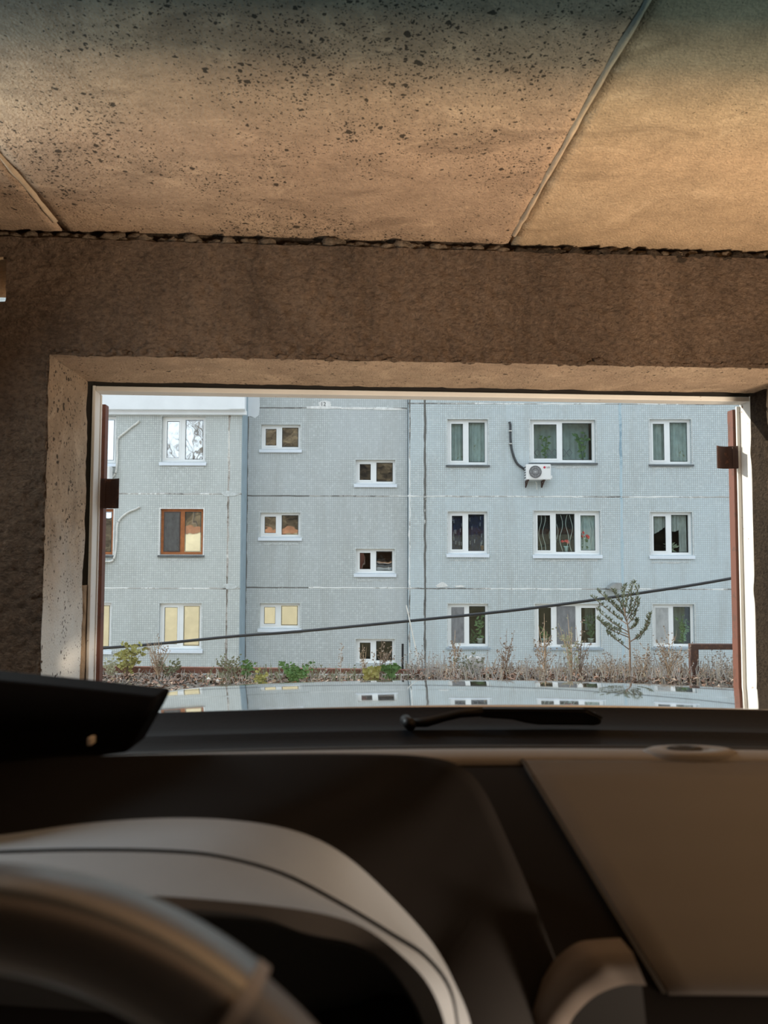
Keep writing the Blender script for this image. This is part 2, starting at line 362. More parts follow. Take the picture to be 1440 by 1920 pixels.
# ------------------------------------------------------------------ garage (the room)
OX0, OX1, OZ = -0.966, 1.736, EZ + 0.674      # gate opening
GI, GO = 2.65, 3.06                           # inner and outer face of the front wall
CZ = EZ + 1.125                               # ceiling
WX0, WX1, GB = -2.3, 2.9, -4.2
fl = MB().box(WX0, WX1, GB, GO, -0.12, 0.0, G).build('floor', 'garage_floor'); tag(fl, 'worn concrete floor of the garage', None, None, 'structure')
# front wall, trowelled in thick rough plaster: fine grid with the opening left out
def front_wall():
    b = MB(); st = 0.0085
    top = CZ - 0.048
    xs = [WX0]; 
    def span(a, c):
        n = max(1, round((c - a) / st)); return [a + (c - a) * i / n for i in range(1, n + 1)]
    xs = [WX0] + span(WX0, -1.6)[::6] + [-1.6] + span(-1.6, OX0) + span(OX0, OX1) + span(OX1, 2.2) + [WX1]
    xs = sorted(set(round(x, 5) for x in xs))
    zs = [0.0] + span(0, 0.9)[::4] + span(0.9, OZ) + span(OZ, top); zs = sorted(set(round(z, 5) for z in zs))
    VX0, VX1, VZ0, VZ1 = -1.33, -1.117, EZ + 0.856, EZ + 1.005    # small vent hole left of the gate
    idx = {}
    for i, x in enumerate(xs):
        for j, z in enumerate(zs):
            p = Vector((x * 7, 3.1, z * 7)); d = noise.fractal(p, 0.9, 2.1, 4) * 0.006 + noise.fractal(Vector((p.x * 3.4, p.y, p.z * 5.5)), 0.75, 2.0, 4) * 0.0075
            ex = min(abs(x - OX0), abs(x - OX1)) if z < OZ else 9
            ez = abs(z - OZ) if OX0 - 0.03 < x < OX1 + 0.03 else 9
            lip = 0.0
            e = min(ez, ex)
            if e < 0.05: lip = -0.008 * abs(noise.noise(Vector((x * 25, 1, z * 25)))) * 2
            if top - z < 0.03: lip -= 0.008 * (noise.noise(Vector((x * 14, 5, 0))) + 0.6)
            idx[i, j] = len(b.v); b.v.append(tuple(G(x, GI - 0.006 + d + lip, z)))
    for i in range(len(xs) - 1):
        for j in range(len(zs) - 1):
            cx, cz = (xs[i] + xs[i + 1]) / 2, (zs[j] + zs[j + 1]) / 2
            if OX0 < cx < OX1 and cz < OZ: continue
            if VX0 < cx < VX1 and VZ0 < cz < VZ1: continue
            b.f.append((idx[i, j], idx[i + 1, j], idx[i + 1, j + 1], idx[i, j + 1]))
    o = b.build('wall_front', 'rough_plaster', None, True); tag(o, 'rough brown plastered inner face of the garage front wall', None, None, 'structure')
    # the vent hole's concrete lining
    v = MB()
    for (a, c, e, g) in ((VX0, VX1, VZ1, VZ1 + 0.03), (VX0, VX1, VZ0 - 0.03, VZ0), (VX0 - 0.03, VX0, VZ0 - 0.03, VZ1 + 0.03), (VX1, VX1 + 0.03, VZ0 - 0.03, VZ1 + 0.03)):
        v.box(a, c, GI + 0.006, GO - 0.001, e, g, G)
    hang(v.build('vent_lining', 'slab_smooth', o), o)
    # body of the wall behind the plaster skin
    y0 = GI + 0.02
    c = MB()
    c.box(WX0, VX0 - 0.03, y0, GO, 0, CZ - 0.055, G); c.box(VX0 - 0.03, VX1 + 0.03, y0, GO, 0, VZ0 - 0.03, G); c.box(VX0 - 0.03, VX1 + 0.03, y0, GO, VZ1 + 0.03, CZ - 0.055, G)
    c.box(VX1 + 0.03, OX0 - 0.03, y0, GO, 0, CZ - 0.055, G)
    c.box(OX1 + 0.03, WX1, y0, GO, 0, CZ - 0.055, G); c.box(OX0 - 0.03, OX1 + 0.03, y0, GO, OZ + 0.03, CZ - 0.055, G)
    c.build('wall_core', 'cream_render', o)
    # cast reveals: soffit and two jambs
    def rev(name, mat, rows):
        q = MB().loft(rows); return q.build(name, mat, o, True)
    def wob(x, y, z, s=0.004):
        return noise.fractal(Vector((x * 9, y * 9, z * 9)), 1, 2, 3) * s
    n = 120
    rows = [[G(OX0 + (OX1 - OX0) * i / n, GI - 0.012 + wob(i * .3, 0, 0, 0.01) + (GO - GI) * j / 8, OZ + wob(OX0 + i * 0.022, j * 0.05, 1)) for i in range(n + 1)] for j in range(9)]
    rev('soffit', 'reveal_concrete', rows)
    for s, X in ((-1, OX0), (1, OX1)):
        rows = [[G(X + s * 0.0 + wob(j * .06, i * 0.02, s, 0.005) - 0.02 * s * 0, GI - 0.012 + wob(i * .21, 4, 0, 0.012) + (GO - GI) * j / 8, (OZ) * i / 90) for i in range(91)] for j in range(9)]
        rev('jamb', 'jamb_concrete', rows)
    return o
WALLF = front_wall()
for nm, a, b_ in (('wall_left', WX0 - 0.2, WX0), ('wall_right', WX1, WX1 + 0.2)):
    tag(MB().box(a, b_, GB, GO, 0, CZ, G).build(nm, 'rough_plaster'), 'rough plastered side wall of the garage', None, None, 'structure')
tag(MB().box(WX0 - 0.2, WX1 + 0.2, GB - 0.2, GB, 0, CZ, G).build('wall_back', 'rough_plaster'), 'rough plastered back wall of the garage', None, None, 'structure')
# ceiling of cast slabs
ceil = empty('ceiling', G(0, 1, CZ), 'ceiling of pitted brown concrete slabs', None, None, 'structure')
seams = [WX0 - 0.2, -0.952, 0.628, 2.2, WX1 + 0.2]
for i in range(4):
    a, c = seams[i] + 0.006, seams[i + 1] - 0.006
    b = MB(); nx, ny = 44, 60
    rows = [[G(a + (c - a) * x / nx, GB + (GO - GB) * y / ny, CZ + noise.fractal(Vector((x * 0.16 + i * 9, y * 0.3, 1)), 1, 2, 3) * 0.004 + (0.004 if i % 2 else 0.0)) for x in range(nx + 1)] for y in range(ny + 1)]
    b.loft(rows); top = [[p + Vector((0, 0, 0.2)) for p in r] for r in rows]
    b.loft([rows[0], top[0]]); b.loft([rows[-1], top[-1]]); b.loft([[r[0] for r in rows], [r[0] for r in top]]); b.loft([[r[-1] for r in rows], [r[-1] for r in top]])
    b.build('slab', 'slab_smooth' if i >= 2 else 'slab_concrete', ceil, True, merge=True)
for i in (1, 2, 3):                           # a bead of mortar squeezed out of each joint
    rows = []
    for y in range(140):
        gy = GB + (GI - 0.03 - GB) * y / 139
        w = 0.010 + 0.005 * noise.fractal(Vector((gy * 9, i, 0)), 1, 2, 4); h = 0.010 + 0.006 * noise.fractal(Vector((gy * 14, i, 4)), 1, 2, 4)
        off = 0.006 * noise.noise(Vector((gy * 3, i, 8)))
        rows.append([G(seams[i] + off + w * q, gy, CZ + 0.006 - h * (1 - abs(q) ** 1.6) * (1.2 if q < 0 else 0.9)) for q in (-1, -0.7, -0.35, 0, 0.3, 0.55, 1.0)])
    MB().loft(rows).build('joint_bead', 'joint_bead', ceil, True)
# roof fill above the slabs keeps the sky out
tag(MB().box(WX0 - 0.2, WX1 + 0.2, GB - 0.2, GO + 0.0, CZ + 0.2, CZ + 0.3, G).build('roof', 'cream_render'), 'flat slab roof of the garage', None, None, 'structure')
MB().box(WX0 - 0.2, WX1 + 0.2, GO + 0.005, GO + 0.04, CZ + 0.02, CZ + 0.33, G).build('roof_edge', 'rusty_edge', bpy.data.objects['roof'])
# crumbling mortar between the wall head and the slabs
rec = MB().box(WX0, WX1, GI + 0.05, GI + 0.07, CZ - 0.08, CZ + 0.01, G).build('joint_recess', 'dark_shade_mortar', WALLF)
b = MB()
bm_pts = []
random.seed(3)
ico = bmesh.new(); bmesh.ops.create_icosphere(ico, subdivisions=2, radius=1); IV = [v.co.copy() for v in ico.verts]; IF = [tuple(v.index for v in f.verts) for f in ico.faces]; ico.free()
def lump(b, c, r, sq=(1, 1, 1), amp=0.45, seed=0):
    sd = Vector((seed * 3.7, seed * 1.3, seed * 0.7))
    b.add([Vector(c) + Vector((v.x * sq[0], v.y * sq[1], v.z * sq[2])) * r * (1 + amp * noise.fractal(v * 1.7 + sd, 1, 2, 3)) for v in IV], IF)
x = -1.62; n = 0
while x < 2.25:
    dens = noise.noise(Vector((x * 2.2, 0, 0)))
    r = random.uniform(0.010, 0.024)
    if dens > -0.25 or random.random() < 0.55:
        n += 1; lump(b, G(x, GI + random.uniform(0.018, 0.040), CZ - 0.030 - random.uniform(-0.004, 0.016)), r, (1.5, 0.9, 0.95), 0.6, n)
    x += r * random.uniform(0.9, 1.6)
tag(b.build('mortar_crumbs', 'mortar', WALLF, True), None, None, None, 'stuff')
b = MB(); x = 0.66
while x < 1.9:                                # deeper broken edge right of the joint
    n += 1; r = random.uniform(0.012, 0.024); lump(b, G(x, GI + random.uniform(-0.006, 0.02), CZ - 0.036 - random.uniform(0.0, 0.02) * (1 if 1.0 < x < 1.45 else 0.3)), r, (1.4, 0.8, 0.7), 0.7, n); x += r * 1.2
tag(b.build('broken_edge', 'dark_shade_mortar', WALLF, True), None, None, None, 'stuff')
b = MB(); x = OX0
while x < OX1:                                # plaster lip above the soffit
    n += 1; r = random.uniform(0.006, 0.013); lump(b, G(x, GI - 0.006, OZ + random.uniform(0.004, 0.02)), r, (1.8, 0.7, 0.8), 0.6, n); x += r * random.uniform(1.6, 3.2)
z = 0.9
while z < OZ:
    for X in (OX0 - 0.008, OX1 + 0.008):
        n += 1; r = random.uniform(0.005, 0.012); lump(b, G(X, GI - 0.006, z), r, (0.8, 0.7, 1.8), 0.6, n)
    z += r * 2.4
tag(b.build('plaster_lip', 'rough_plaster', WALLF, True), None, None, None, 'stuff')

# gate: white angle-steel frame, brown leaves swung wide open
frame = empty('steel_gateway', G(0.385, 3.1, 0), 'white painted steel gate frame set in the concrete opening', 'gate frame')
FY0, FY1 = 3.075, 3.15
FX0, FX1, FZ = -0.945, 1.726, OZ - 0.030
def fbar(name, *a, mat='gate_white'): return MB().box(*a, G).build(name, mat, frame, bevel=0.003)
fbar('post', FX0 - 0.012, FX0, FY0, FY1, 0, FZ + 0.022)
fbar('post', FX1, FX1 + 0.05, FY0 - 0.005, FY1 + 0.005, 0, FZ + 0.022)
fbar('head', FX0, FX1, FY0, FY1, FZ, FZ + 0.020)
fbar('post_lip', FX1 - 0.015, FX1, FY1 + 0.0, FY1 + 0.012, 0, FZ - 0.005)
fbar('post_lip', FX0, FX0 + 0.006, FY1 - 0.01, FY1, 0, FZ - 0.002)
b = MB()
b.box(OX0 - 0.02, OX1 + 0.02, GO + 0.03, GO + 0.08, FZ + 0.022, OZ + 0.09, G); b.box(OX0 - 0.05, FX0 - 0.013, GO + 0.025, GO + 0.08, 0, OZ + 0.05, G); b.box(OX1 + 0.001, OX1 + 0.06, GO - 0.0, GO + 0.01, 0, OZ + 0.05, G)
b.build('packing', 'black_gap', frame)
for X, s, ztop, fm, dpth in ((OX0 - 0.001, 1, EZ - 0.12, 'foam_filler', 0.0), (OX1 - 0.001, -1, OZ, 'dark_shade_mortar', 0.09)):      # crumbly filler between frame and jamb; the right one's dark colour paints in shade
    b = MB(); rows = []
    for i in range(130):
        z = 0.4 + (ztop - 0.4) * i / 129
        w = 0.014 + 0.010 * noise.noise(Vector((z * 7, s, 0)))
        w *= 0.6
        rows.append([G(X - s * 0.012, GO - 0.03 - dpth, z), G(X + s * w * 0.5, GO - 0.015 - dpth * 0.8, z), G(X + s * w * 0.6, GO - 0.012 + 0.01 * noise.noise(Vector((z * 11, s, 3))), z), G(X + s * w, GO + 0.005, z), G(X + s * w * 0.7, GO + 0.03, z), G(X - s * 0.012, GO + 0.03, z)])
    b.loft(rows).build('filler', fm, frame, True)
def leaf(name, label, hx, side, ztop, zbr):
    """hx: hinge position along the wall; side -1 left, +1 right"""
    root = empty(name, G(hx, 3.19, 0), label, 'gate leaf')
    ang = math.radians(128)
    dx, dy = -side * math.cos(ang), math.sin(ang)      # closed leaf points inwards, opened leaf outwards past the jamb
    def L(u, w, z):                                    # u along the leaf, w its thickness
        return G(hx + dx * u + dy * side * -w, 3.19 + dy * u + dx * side * w * 1.0, z)
    st = lambda n, *a, mat='gate_brown': MB().box(*a, L).build(n, mat, root, bevel=0.002)
    # hinge-side stile: a hollow section facing the garage
    MB().box(hx - 0.022, hx + 0.022, 3.165, 3.21, 0.03, ztop, G).build('stile', 'gate_brown', root, bevel=0.002)
    st('sheet', 0.02, 1.32, -0.004, 0.0, 0.03, ztop)
    st('rail', 0.03, 1.32, 0.0, 0.035, ztop - 0.05, ztop); st('rail', 0.03, 1.32, 0.0, 0.035, 0.03, 0.08); st('rail', 0.03, 1.32, 0.0, 0.035, 0.95, 1.0)
    st('end_stile', 1.28, 1.32, 0.0, 0.035, 0.03, ztop)
    # bent steel bracket: part of a pipe welded to the stile
    z0, z1 = zbr
    rows = []
    w = 0.075 if side < 0 else 0.092
    for z in (z0, z1):
        r1 = [G(hx - side * (0.012 - 0.0) - side * (w * t), 3.150 - 0.022 * math.sin(math.pi * t) * -1 - 0.006, z) for t in [i / 10 for i in range(11)]]
        r2 = [p + GN * 0.006 for p in r1][::-1]
        rows.append(r1 + r2)
    m = MB().loft(rows, True); nn = 22; m.f.append(tuple(range(nn))); m.f.append(tuple(range(nn, 2 * nn))[::-1])
    m.build('bracket', 'dark_rust', root)
    MB().box(hx - side * 0.02 - 0.012, hx - side * 0.02 + 0.012, 3.152, 3.166, z0 + 0.004, z1 - 0.004, G).build('weld_plate', 'dark_rust', root, bevel=0.003)
    return root
def gz(px, py, gy=3.19):
    d = ray(px, py); return (EYE + d * (gy / d.dot(GN))).z
def gxx(px, py, gy=3.19):
    d = ray(px, py); return (EYE + d * (gy / d.dot(GN))).dot(GW)
leaf('gate_leaf', 'brown steel gate leaf swung open at the left, bracket halfway up', gxx(188, 900), -1, gz(190, 760), (gz(205, 953, 3.15), gz(205, 897, 3.15)))
leaf('gate_leaf', 'brown steel gate leaf swung open at the right beside the sunlit post', gxx(1380, 900), 1, gz(1376, 770), (gz(1360, 878, 3.15), gz(1360, 836, 3.15)))

# ------------------------------------------------------------------ ground, bank, house setting
LOW = -3.4                                     # yard level below the bank
b = MB(); rows = []
for j in range(34):
    y = 3.06 + (8.75 - 3.06) * j / 33
    rows.append([(x * 0.35 - 14, y, 0.02 * noise.fractal(Vector((x * .3, y, 0)), 1, 2, 3) - 0.01 + (0.03 if y > 7.9 else 0) * min(1, (y - 7.9) / 0.4)) for x in range(81)])
b.loft(rows)
tag(b.build('ground', 'gravel_ground', None, True), 'bare gravel strip in front of the garages', None, None, 'structure')
tag(MB().box(-14, 14, 8.72, 8.9, LOW, 0.03).build('wall_retaining', 'cream_render'), 'cream retaining wall below the weedy bank', None, None, 'structure')
tag(MB().box(-22, 22, 8.9, 60, LOW - 0.2, LOW).build('ground_yard', 'gravel_ground'), 'yard between the bank and the house', None, None, 'structure')
for nm, a, c in (('wall_neighbour_left', -14, WX0 - 0.21), ('wall_neighbour_right', WX1 + 0.21, 14)):
    o = tag(MB().box(a, c, GO - 4.0, GO, 0, CZ + 0.2, G).build(nm, 'cream_render'), 'cream front of the neighbouring garages', None, None, 'structure')
    MB().box(a, c, GO + 0.005, GO + 0.04, CZ + 0.02, CZ + 0.33, G).build('roof_edge', 'rusty_edge', o)
b = MB(); rows = []
for j in range(30):
    y = -6 - j * 2.0
    rows.append([(x * 2.5 - 75, y, -0.5 + (15.5 + 8.5 * math.tanh((x * 2.5 - 75 + 16) / 3.5)) * (1 - math.exp(-((j * 2.0) / 26) ** 1.5)) + 1.6 * noise.fractal(Vector((x * .2, y * .08, 0)), 1, 2, 4)) for x in range(61)])
tag(b.loft(rows).build('hill_ground', 'autumn_hill', None, True), 'brown autumn hillside behind the garages', None, None, 'structure')
b = MB(); random.seed(21)
def twigs(b, p, d, L, r, lev):
    e = p + d * L; mid = (p + e) / 2 + Vector((random.uniform(-1, 1), random.uniform(-1, 1), 0)) * L * 0.06
    b.tube([p, mid, e], [r, r * 0.8, r * 0.6], 4, False)
    if lev == 0: return
    for q in range(3):
        dd = (d + Vector((random.uniform(-.8, .8), random.uniform(-.8, .8), random.uniform(-.2, .5)))).normalized()
        twigs(b, p + (e - p) * random.uniform(0.5, 1), dd, L * random.uniform(0.55, 0.8), r * 0.55, lev - 1)
for i in range(34):
    x = random.uniform(-26, 26) if i < 24 else random.uniform(-23, -14); y = random.uniform(-34, -16); j = (-6 - y) / 2
    zb = -0.5 + (15.5 + 8.5 * math.tanh((x + 16) / 3.5)) * (1 - math.exp(-((j * 2.0) / 26) ** 1.5)) - 0.5
    twigs(b, Vector((x, y, zb)), Vector((0, 0, 1)), random.uniform(1.6, 2.6) if i < 24 else random.uniform(3.4, 4.6), 0.12, 3 if i < 24 else 4)
tag(b.build('bare_trees', 'bark'), 'bare leafless woodland on the hillside', 'trees', None, 'stuff')

# ------------------------------------------------------------------ apartment house
YS, YL, YR = 22.5, 21.65, 22.35
HX = -18.0
house = empty('apartment_building', (0, YS, LOW), 'grey-blue panel apartment house clad in small mosaic tiles, seen through the gate', 'building')
def rect(px0, py0, px1, py1, Y):
    a, c = at_y(px0, py0, Y), at_y(px1, py1, Y); return [a.x, c.x, c.z, a.z]
HOLES = {'L': [], 'S': [], 'R': []}
WIN = []
def win(pl, box, panes, frame='frame_white', sill=None, glassm='glass_clear', types=None, mull=0.12, fw=0.075, sash=True, depth=0.10):
    Y = {'L': YL, 'S': YS, 'R': YR}[pl]; r = rect(*box, Y); HOLES[pl].append(r)
    WIN.append((pl, Y, r, panes, frame, sill, glassm, types, mull, fw, sash, depth)); return r
# left block
win('L', (140, 780, 216, 868), [0.5], sill='sill_white', glassm='glass_mirror')
win('L', (304, 781, 384, 866), [0.47], sill='sill_white', glassm='glass_mirror')
win('L', (134, 954, 211, 1040), [0.5], 'frame_orange', 'sill_dark', 'glass_mirror')
win('L', (301, 954, 380, 1040), [0.5], 'frame_orange', 'sill_dark', 'glass_mirror', ['net_brown', None])
win('L', (130, 1130, 207, 1219), [0.5], sill='sill_white', glassm='glass_mirror')
win('L', (299, 1131, 377, 1217), [0.5], sill='sill_white', glassm='glass_mirror')
# stair
for bx in ((490, 796, 563, 842), (667, 862, 741, 907), (488, 961, 563, 1007), (667, 1029, 740, 1075), (487, 1131, 562, 1178), (667, 1198, 740, 1244)):
    win('S', bx, [0.47], sill='sill_white' if bx[1] < 1190 else None, glassm='glass_mirror' if bx[1] != 1198 else 'glass_clear', fw=0.07)
# right block
r_1a = win('R', (839, 786, 915, 871), [0.48], sill='sill_dark', glassm='glass_mid')
r_1b = win('R', (994, 787, 1117, 867), [0.47], sill='sill_dark', glassm='glass_mid')
r_1c = win('R', (1218, 786, 1297, 870), [0.46], sill='sill_dark', glassm='glass_mid')
r_2a = win('R', (840, 959, 914, 1038), [0.47], sill='sill_white')
r_2b = win('R', (1001, 958, 1126, 1040), [0.31, 0.66], sill='sill_white')
r_2c = win('R', (1219, 960, 1299, 1041), [0.48], sill='sill_white')
r_3a = win('R', (840, 1132, 916, 1213), [0.48], sill='sill_blue', types=['mosquito_net', None])
r_3b = win('R', (1003, 1132, 1127, 1214), [0.31, 0.66], sill='sill_blue', types=[None, 'mosquito_net', None])
r_3c = win('R', (1224, 1133, 1303, 1213), [0.47], sill='sill_blue', types=['net_pale', None])
def zline(px, py, Y): return at_y(px, py, Y).z
ZT = {'S': [zline(620, y, YS) for y in (765, 930, 1102)], 'L': [zline(340, y, YL) for y in (772, 926, 1103)], 'R': [zline(980, y, YR) for y in (757, 931, 1104)]}
TOPZ, BOT = 11.0, LOW
XC = at_y(452, 1000, YL).x; XC2 = at_y(462, 1000, YS).x
XR = at_y(765, 1000, YR).x; X797 = at_y(797, 1000, YR).x; X1165 = at_y(1166, 1000, YR).x; X427 = at_y(427, 1000, YL).x
def panel(name, x0, x1, z0, z1, Y, holes, mat, th=0.28, g=0.014):
    x0 += g; x1 -= g; z0 += g; z1 -= g
    hs = [h for h in holes if h[0] < x1 and h[1] > x0 and h[2] < z1 and h[3] > z0]
    xs = sorted(set([x0, x1] + [min(max(v, x0), x1) for h in hs for v in h[:2]])); zs = sorted(set([z0, z1] + [min(max(v, z0), z1) for h in hs for v in h[2:]]))
    b = MB()
    inside = lambda x, z: any(h[0] < x < h[1] and h[2] < z < h[3] for h in hs)
    for i in range(len(xs) - 1):
        for j in range(len(zs) - 1):
            if inside((xs[i] + xs[i + 1]) / 2, (zs[j] + zs[j + 1]) / 2): continue
            b.add([(xs[i], Y, zs[j]), (xs[i + 1], Y, zs[j]), (xs[i + 1], Y, zs[j + 1]), (xs[i], Y, zs[j + 1])], [(0, 1, 2, 3)])
    for (a, c, d, e) in hs + [(x0, x1, z0, z1)]:
        q = [(a, d), (c, d), (c, e), (a, e)]
        for i in range(4):
            p0, p1 = q[i], q[(i + 1) % 4]
            b.add([(p0[0], Y, p0[1]), (p1[0], Y, p1[1]), (p1[0], Y + th, p1[1]), (p0[0], Y + th, p0[1])], [(0, 1, 2, 3)])
    return b.build(name, mat, house, merge=True)
for pl, Y, xs, mats in (('L', YL, [HX, X427, XC], ['mosaic_grey', 'mosaic_grey']), ('S', YS, [XC2 - 0.3, XR], ['mosaic_stair']), ('R', YR, [XR, X797, X1165, 18.0], ['mosaic_blue'] * 3)):
    zt = ZT[pl]; lv = [BOT, zt[2], zt[1], zt[0], TOPZ]
    for i in range(len(xs) - 1):
        for j in range(4):
            panel('wall_panel', xs[i], xs[i + 1], lv[j], lv[j + 1], Y, HOLES[pl], mats[i])
# returns of the two projecting blocks, roof and back
MB().box(XC - 0.02, XC, YL + 0.004, YS + 0.3, BOT, TOPZ).build('return_wall', 'side_paint', house)
MB().box(XR - 0.0, XR + 0.02, YR + 0.004, YS + 0.3, BOT, TOPZ).build('return_wall', 'side_paint', house)
MB().box(HX, 18, YS + 3.4, YS + 9, BOT, TOPZ).build('rear_wall', 'mosaic_grey', house)
MB().box(HX, 18, YL - 0.3, YS + 9, TOPZ, TOPZ + 0.4).build('flat_roof', 'kerb_concrete', house)
# joints between the panels: ragged mortar standing a little proud
def hjoint(x0, x1, z, Y, mat, w=0.05, amp=0.03):
    n = max(8, int((x1 - x0) / 0.09)); rows = []
    for s in (1, 0, -1):
        rows.append([(x0 + (x1 - x0) * i / n, Y - (0.006 if s == 0 else -0.004), z + s * (w / 2 + amp * max(-0.6, noise.fractal(Vector((i * 0.33, z + s, Y)), 1, 2, 3))) ) for i in range(n + 1)])
    return MB().loft(rows).build('panel_joint', mat, house)
def vjoint(x, z0, z1, Y, mat, w=0.05, amp=0.03):
    n = max(8, int((z1 - z0) / 0.09)); rows = []
    for s in (1, 0, -1):
        rows.append([(x + s * (w / 2 + amp * max(-0.6, noise.fractal(Vector((i * 0.33, x + s, Y)), 1, 2, 3))), Y - (0.006 if s == 0 else -0.004), z0 + (z1 - z0) * i / n) for i in range(n + 1)])
    return MB().loft(rows).build('panel_joint', mat, house)
for k_, z in enumerate(ZT['L']): hjoint(HX, XC, z, YL, 'joint_pale', 0.06)
for k_, z in enumerate(ZT['S']): 
    hjoint(XC2, at_y(580, 930, YS).x, z, YS, 'joint_dark' if k_ else 'joint_pale', 0.055, 0.015)
    hjoint(at_y(580, 930, YS).x, XR, z, YS, 'joint_pale', 0.06)
for k_, z in enumerate(ZT['R']): hjoint(XR, 17.9, z, YR, 'joint_pale', 0.055)
vjoint(X427, BOT, 6, YL, 'joint_brown', 0.09, 0.045); vjoint(XC2 + 0.01, BOT, 6, YS, 'joint_dark', 0.05)
vjoint(XR + 0.05, BOT, 6, YR, 'joint_pale', 0.05); vjoint(X797, BOT, 6, YR, 'joint_dark', 0.10); vjoint(X1165, BOT, 6, YR, 'joint_blue', 0.13)
# windows
def make_window(pl, Y, r, panes, fm, sill, gm, types, mull, fw, sash, depth):
    x0, x1, z0, z1 = r; y0, y1 = Y + depth, Y + depth + 0.07
    b = MB()
    b.box(x0, x0 + fw, y0, y1, z0, z1); b.box(x1 - fw, x1, y0, y1, z0, z1); b.box(x0 + fw, x1 - fw, y0, y1, z1 - fw, z1); b.box(x0 + fw, x1 - fw, y0, y1, z0, z0 + fw)
    xs = [x0 + fw]
    for f in panes:
        xm = x0 + (x1 - x0) * f; b.box(xm - mull / 2, xm + mull / 2, y0, y1, z0 + fw, z1 - fw); xs += [xm - mull / 2, xm + mull / 2]
    xs.append(x1 - fw)
    w = b.build('window', fm, house)
    for i in range(len(panes) + 1):
        a, c = xs[2 * i], xs[2 * i + 1]; t = types[i] if types else None
        e = 0.045 if (i % 2 == 0 and sash) else 0.012
        ym = y0 + 0.02
        if e > 0.02:
            q = MB(); q.box(a, a + e, y0 - 0.012, ym + 0.03, z0 + fw, z1 - fw); q.box(c - e, c, y0 - 0.012, ym + 0.03, z0 + fw, z1 - fw); q.box(a + e, c - e, y0 - 0.012, ym + 0.03, z1 - fw - e, z1 - fw); q.box(a + e, c - e, y0 - 0.012, ym + 0.03, z0 + fw, z0 + fw + e)
            q.build('sash', 'frame_dark_brown' if t == 'net_brown' else fm, w)
        q = MB(); q.box(a + e - 0.008, c - e + 0.008, ym, ym + 0.006, z0 + fw + e - 0.008, z1 - fw - e + 0.008); q.build('pane', gm, w)
        q = MB(); gk = 0.012
        for (p0, p1, p2, p3) in ((a + e, a + e + gk, z0 + fw + e, z1 - fw - e), (c - e - gk, c - e, z0 + fw + e, z1 - fw - e), (a + e, c - e, z0 + fw + e, z0 + fw + e + gk), (a + e, c - e, z1 - fw - e - gk, z1 - fw - e)): q.box(p0, p1, ym - 0.006, ym - 0.001, p2, p3)
        q.build('gasket', 'gasket', w)
        if t: MB().box(a + e * 0.6, c - e * 0.6, y0 - 0.024, y0 - 0.018, z0 + fw + e * .6, z1 - fw - e * .6).build('insect_screen', t, w)
    if sill:
        h = 0.11 if sill == 'sill_white' else 0.075
        m = MB(); xa, xb = x0 - 0.05, x1 + 0.05
        pr = [(Y + depth + 0.02, z0 + 0.01), (Y - 0.05, z0 - 0.025), (Y - 0.05, z0 - h), (Y - 0.035, z0 - h), (Y - 0.03, z0 - 0.045), (Y + depth + 0.02, z0 - 0.012)]
        m.prism([(xa, p[0], p[1]) for p in pr], (xb - xa, 0, 0)); m.build('sill', sill, w)
    # plastered edge round the opening
    b = MB(); e = 0.035
    for (p0, p1, p2, p3) in ((x0 - e, x0, z0 - 0.02, z1 + e), (x1, x1 + e, z0 - 0.02, z1 + e), (x0, x1, z1, z1 + e * 0.8)): b.box(p0, p1, Y - 0.004, Y + 0.01, p2, p3)
    b.build('surround', 'patch_white' if fm == 'frame_orange' else 'patch_grey', w)
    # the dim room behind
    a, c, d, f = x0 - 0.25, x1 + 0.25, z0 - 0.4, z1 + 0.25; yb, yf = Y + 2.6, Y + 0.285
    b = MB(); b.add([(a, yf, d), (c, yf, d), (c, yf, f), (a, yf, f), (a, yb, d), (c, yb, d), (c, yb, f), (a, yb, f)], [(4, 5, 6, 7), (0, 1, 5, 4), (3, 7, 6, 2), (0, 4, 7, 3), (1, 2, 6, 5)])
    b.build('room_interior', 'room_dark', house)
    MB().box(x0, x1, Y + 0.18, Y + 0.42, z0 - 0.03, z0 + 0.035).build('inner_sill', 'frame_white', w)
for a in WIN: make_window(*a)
# white balcony apron over the left windows, patches of mortar and paint
b = MB(); x1 = at_y(447, 760, YL).x
zb0, zb1 = at_y(330, 768, YL - 0.25).z, at_y(330, 735, YL - 0.25).z
bal = MB().box(HX + 6, at_y(459, 760, YL - 0.25).x, YL - 0.25, YL + 0.0, zb0, zb1 + 1.0).build('balcony_apron', 'white_paint', house, bevel=0.01)
MB().box(HX + 6, at_y(462, 772, YL - 0.12).x, YL - 0.12, YL, at_y(330, 777, YL - 0.12).z, zb0).build('apron_lip', 'white_paint', house)
MB().box(at_y(430, 760, YL - 0.27).x, at_y(459, 760, YL - 0.27).x, YL - 0.275, YL - 0.25, zb0 + 0.02, zb1 + 1).build('apron_post', 'white_paint', house)
def patch(name, pts, Y, mat, d=0.012):
    q = []
    for (x, y) in pts:
        p = at_y(x, y, Y - d); q.append(p)
    return MB().prism(q, (0, d, 0)).build(name, mat, house)
patch('paint_patch', [(463, 740), (486, 742), (487, 760), (485, 778), (478, 784), (470, 780), (463, 781)], YS, 'white_paint')
pp = patch('number_patch', [(597, 755), (602, 752), (611, 751), (619, 753), (621, 759), (618, 764), (609, 766), (600, 764)], YS, 'patch_white')
for z in ((575, 762, 640, 766), (640, 764, 700, 767), (700, 766, 762, 768)):
    patch('mortar_smear', [(z[0], z[1]), ((z[0] + z[2]) / 2, z[1] - 1), (z[2], z[1] + 1), (z[2], z[3]), ((z[0] + z[2]) / 2, z[3] + 1), (z[0], z[3])], YS, 'patch_white', 0.01)
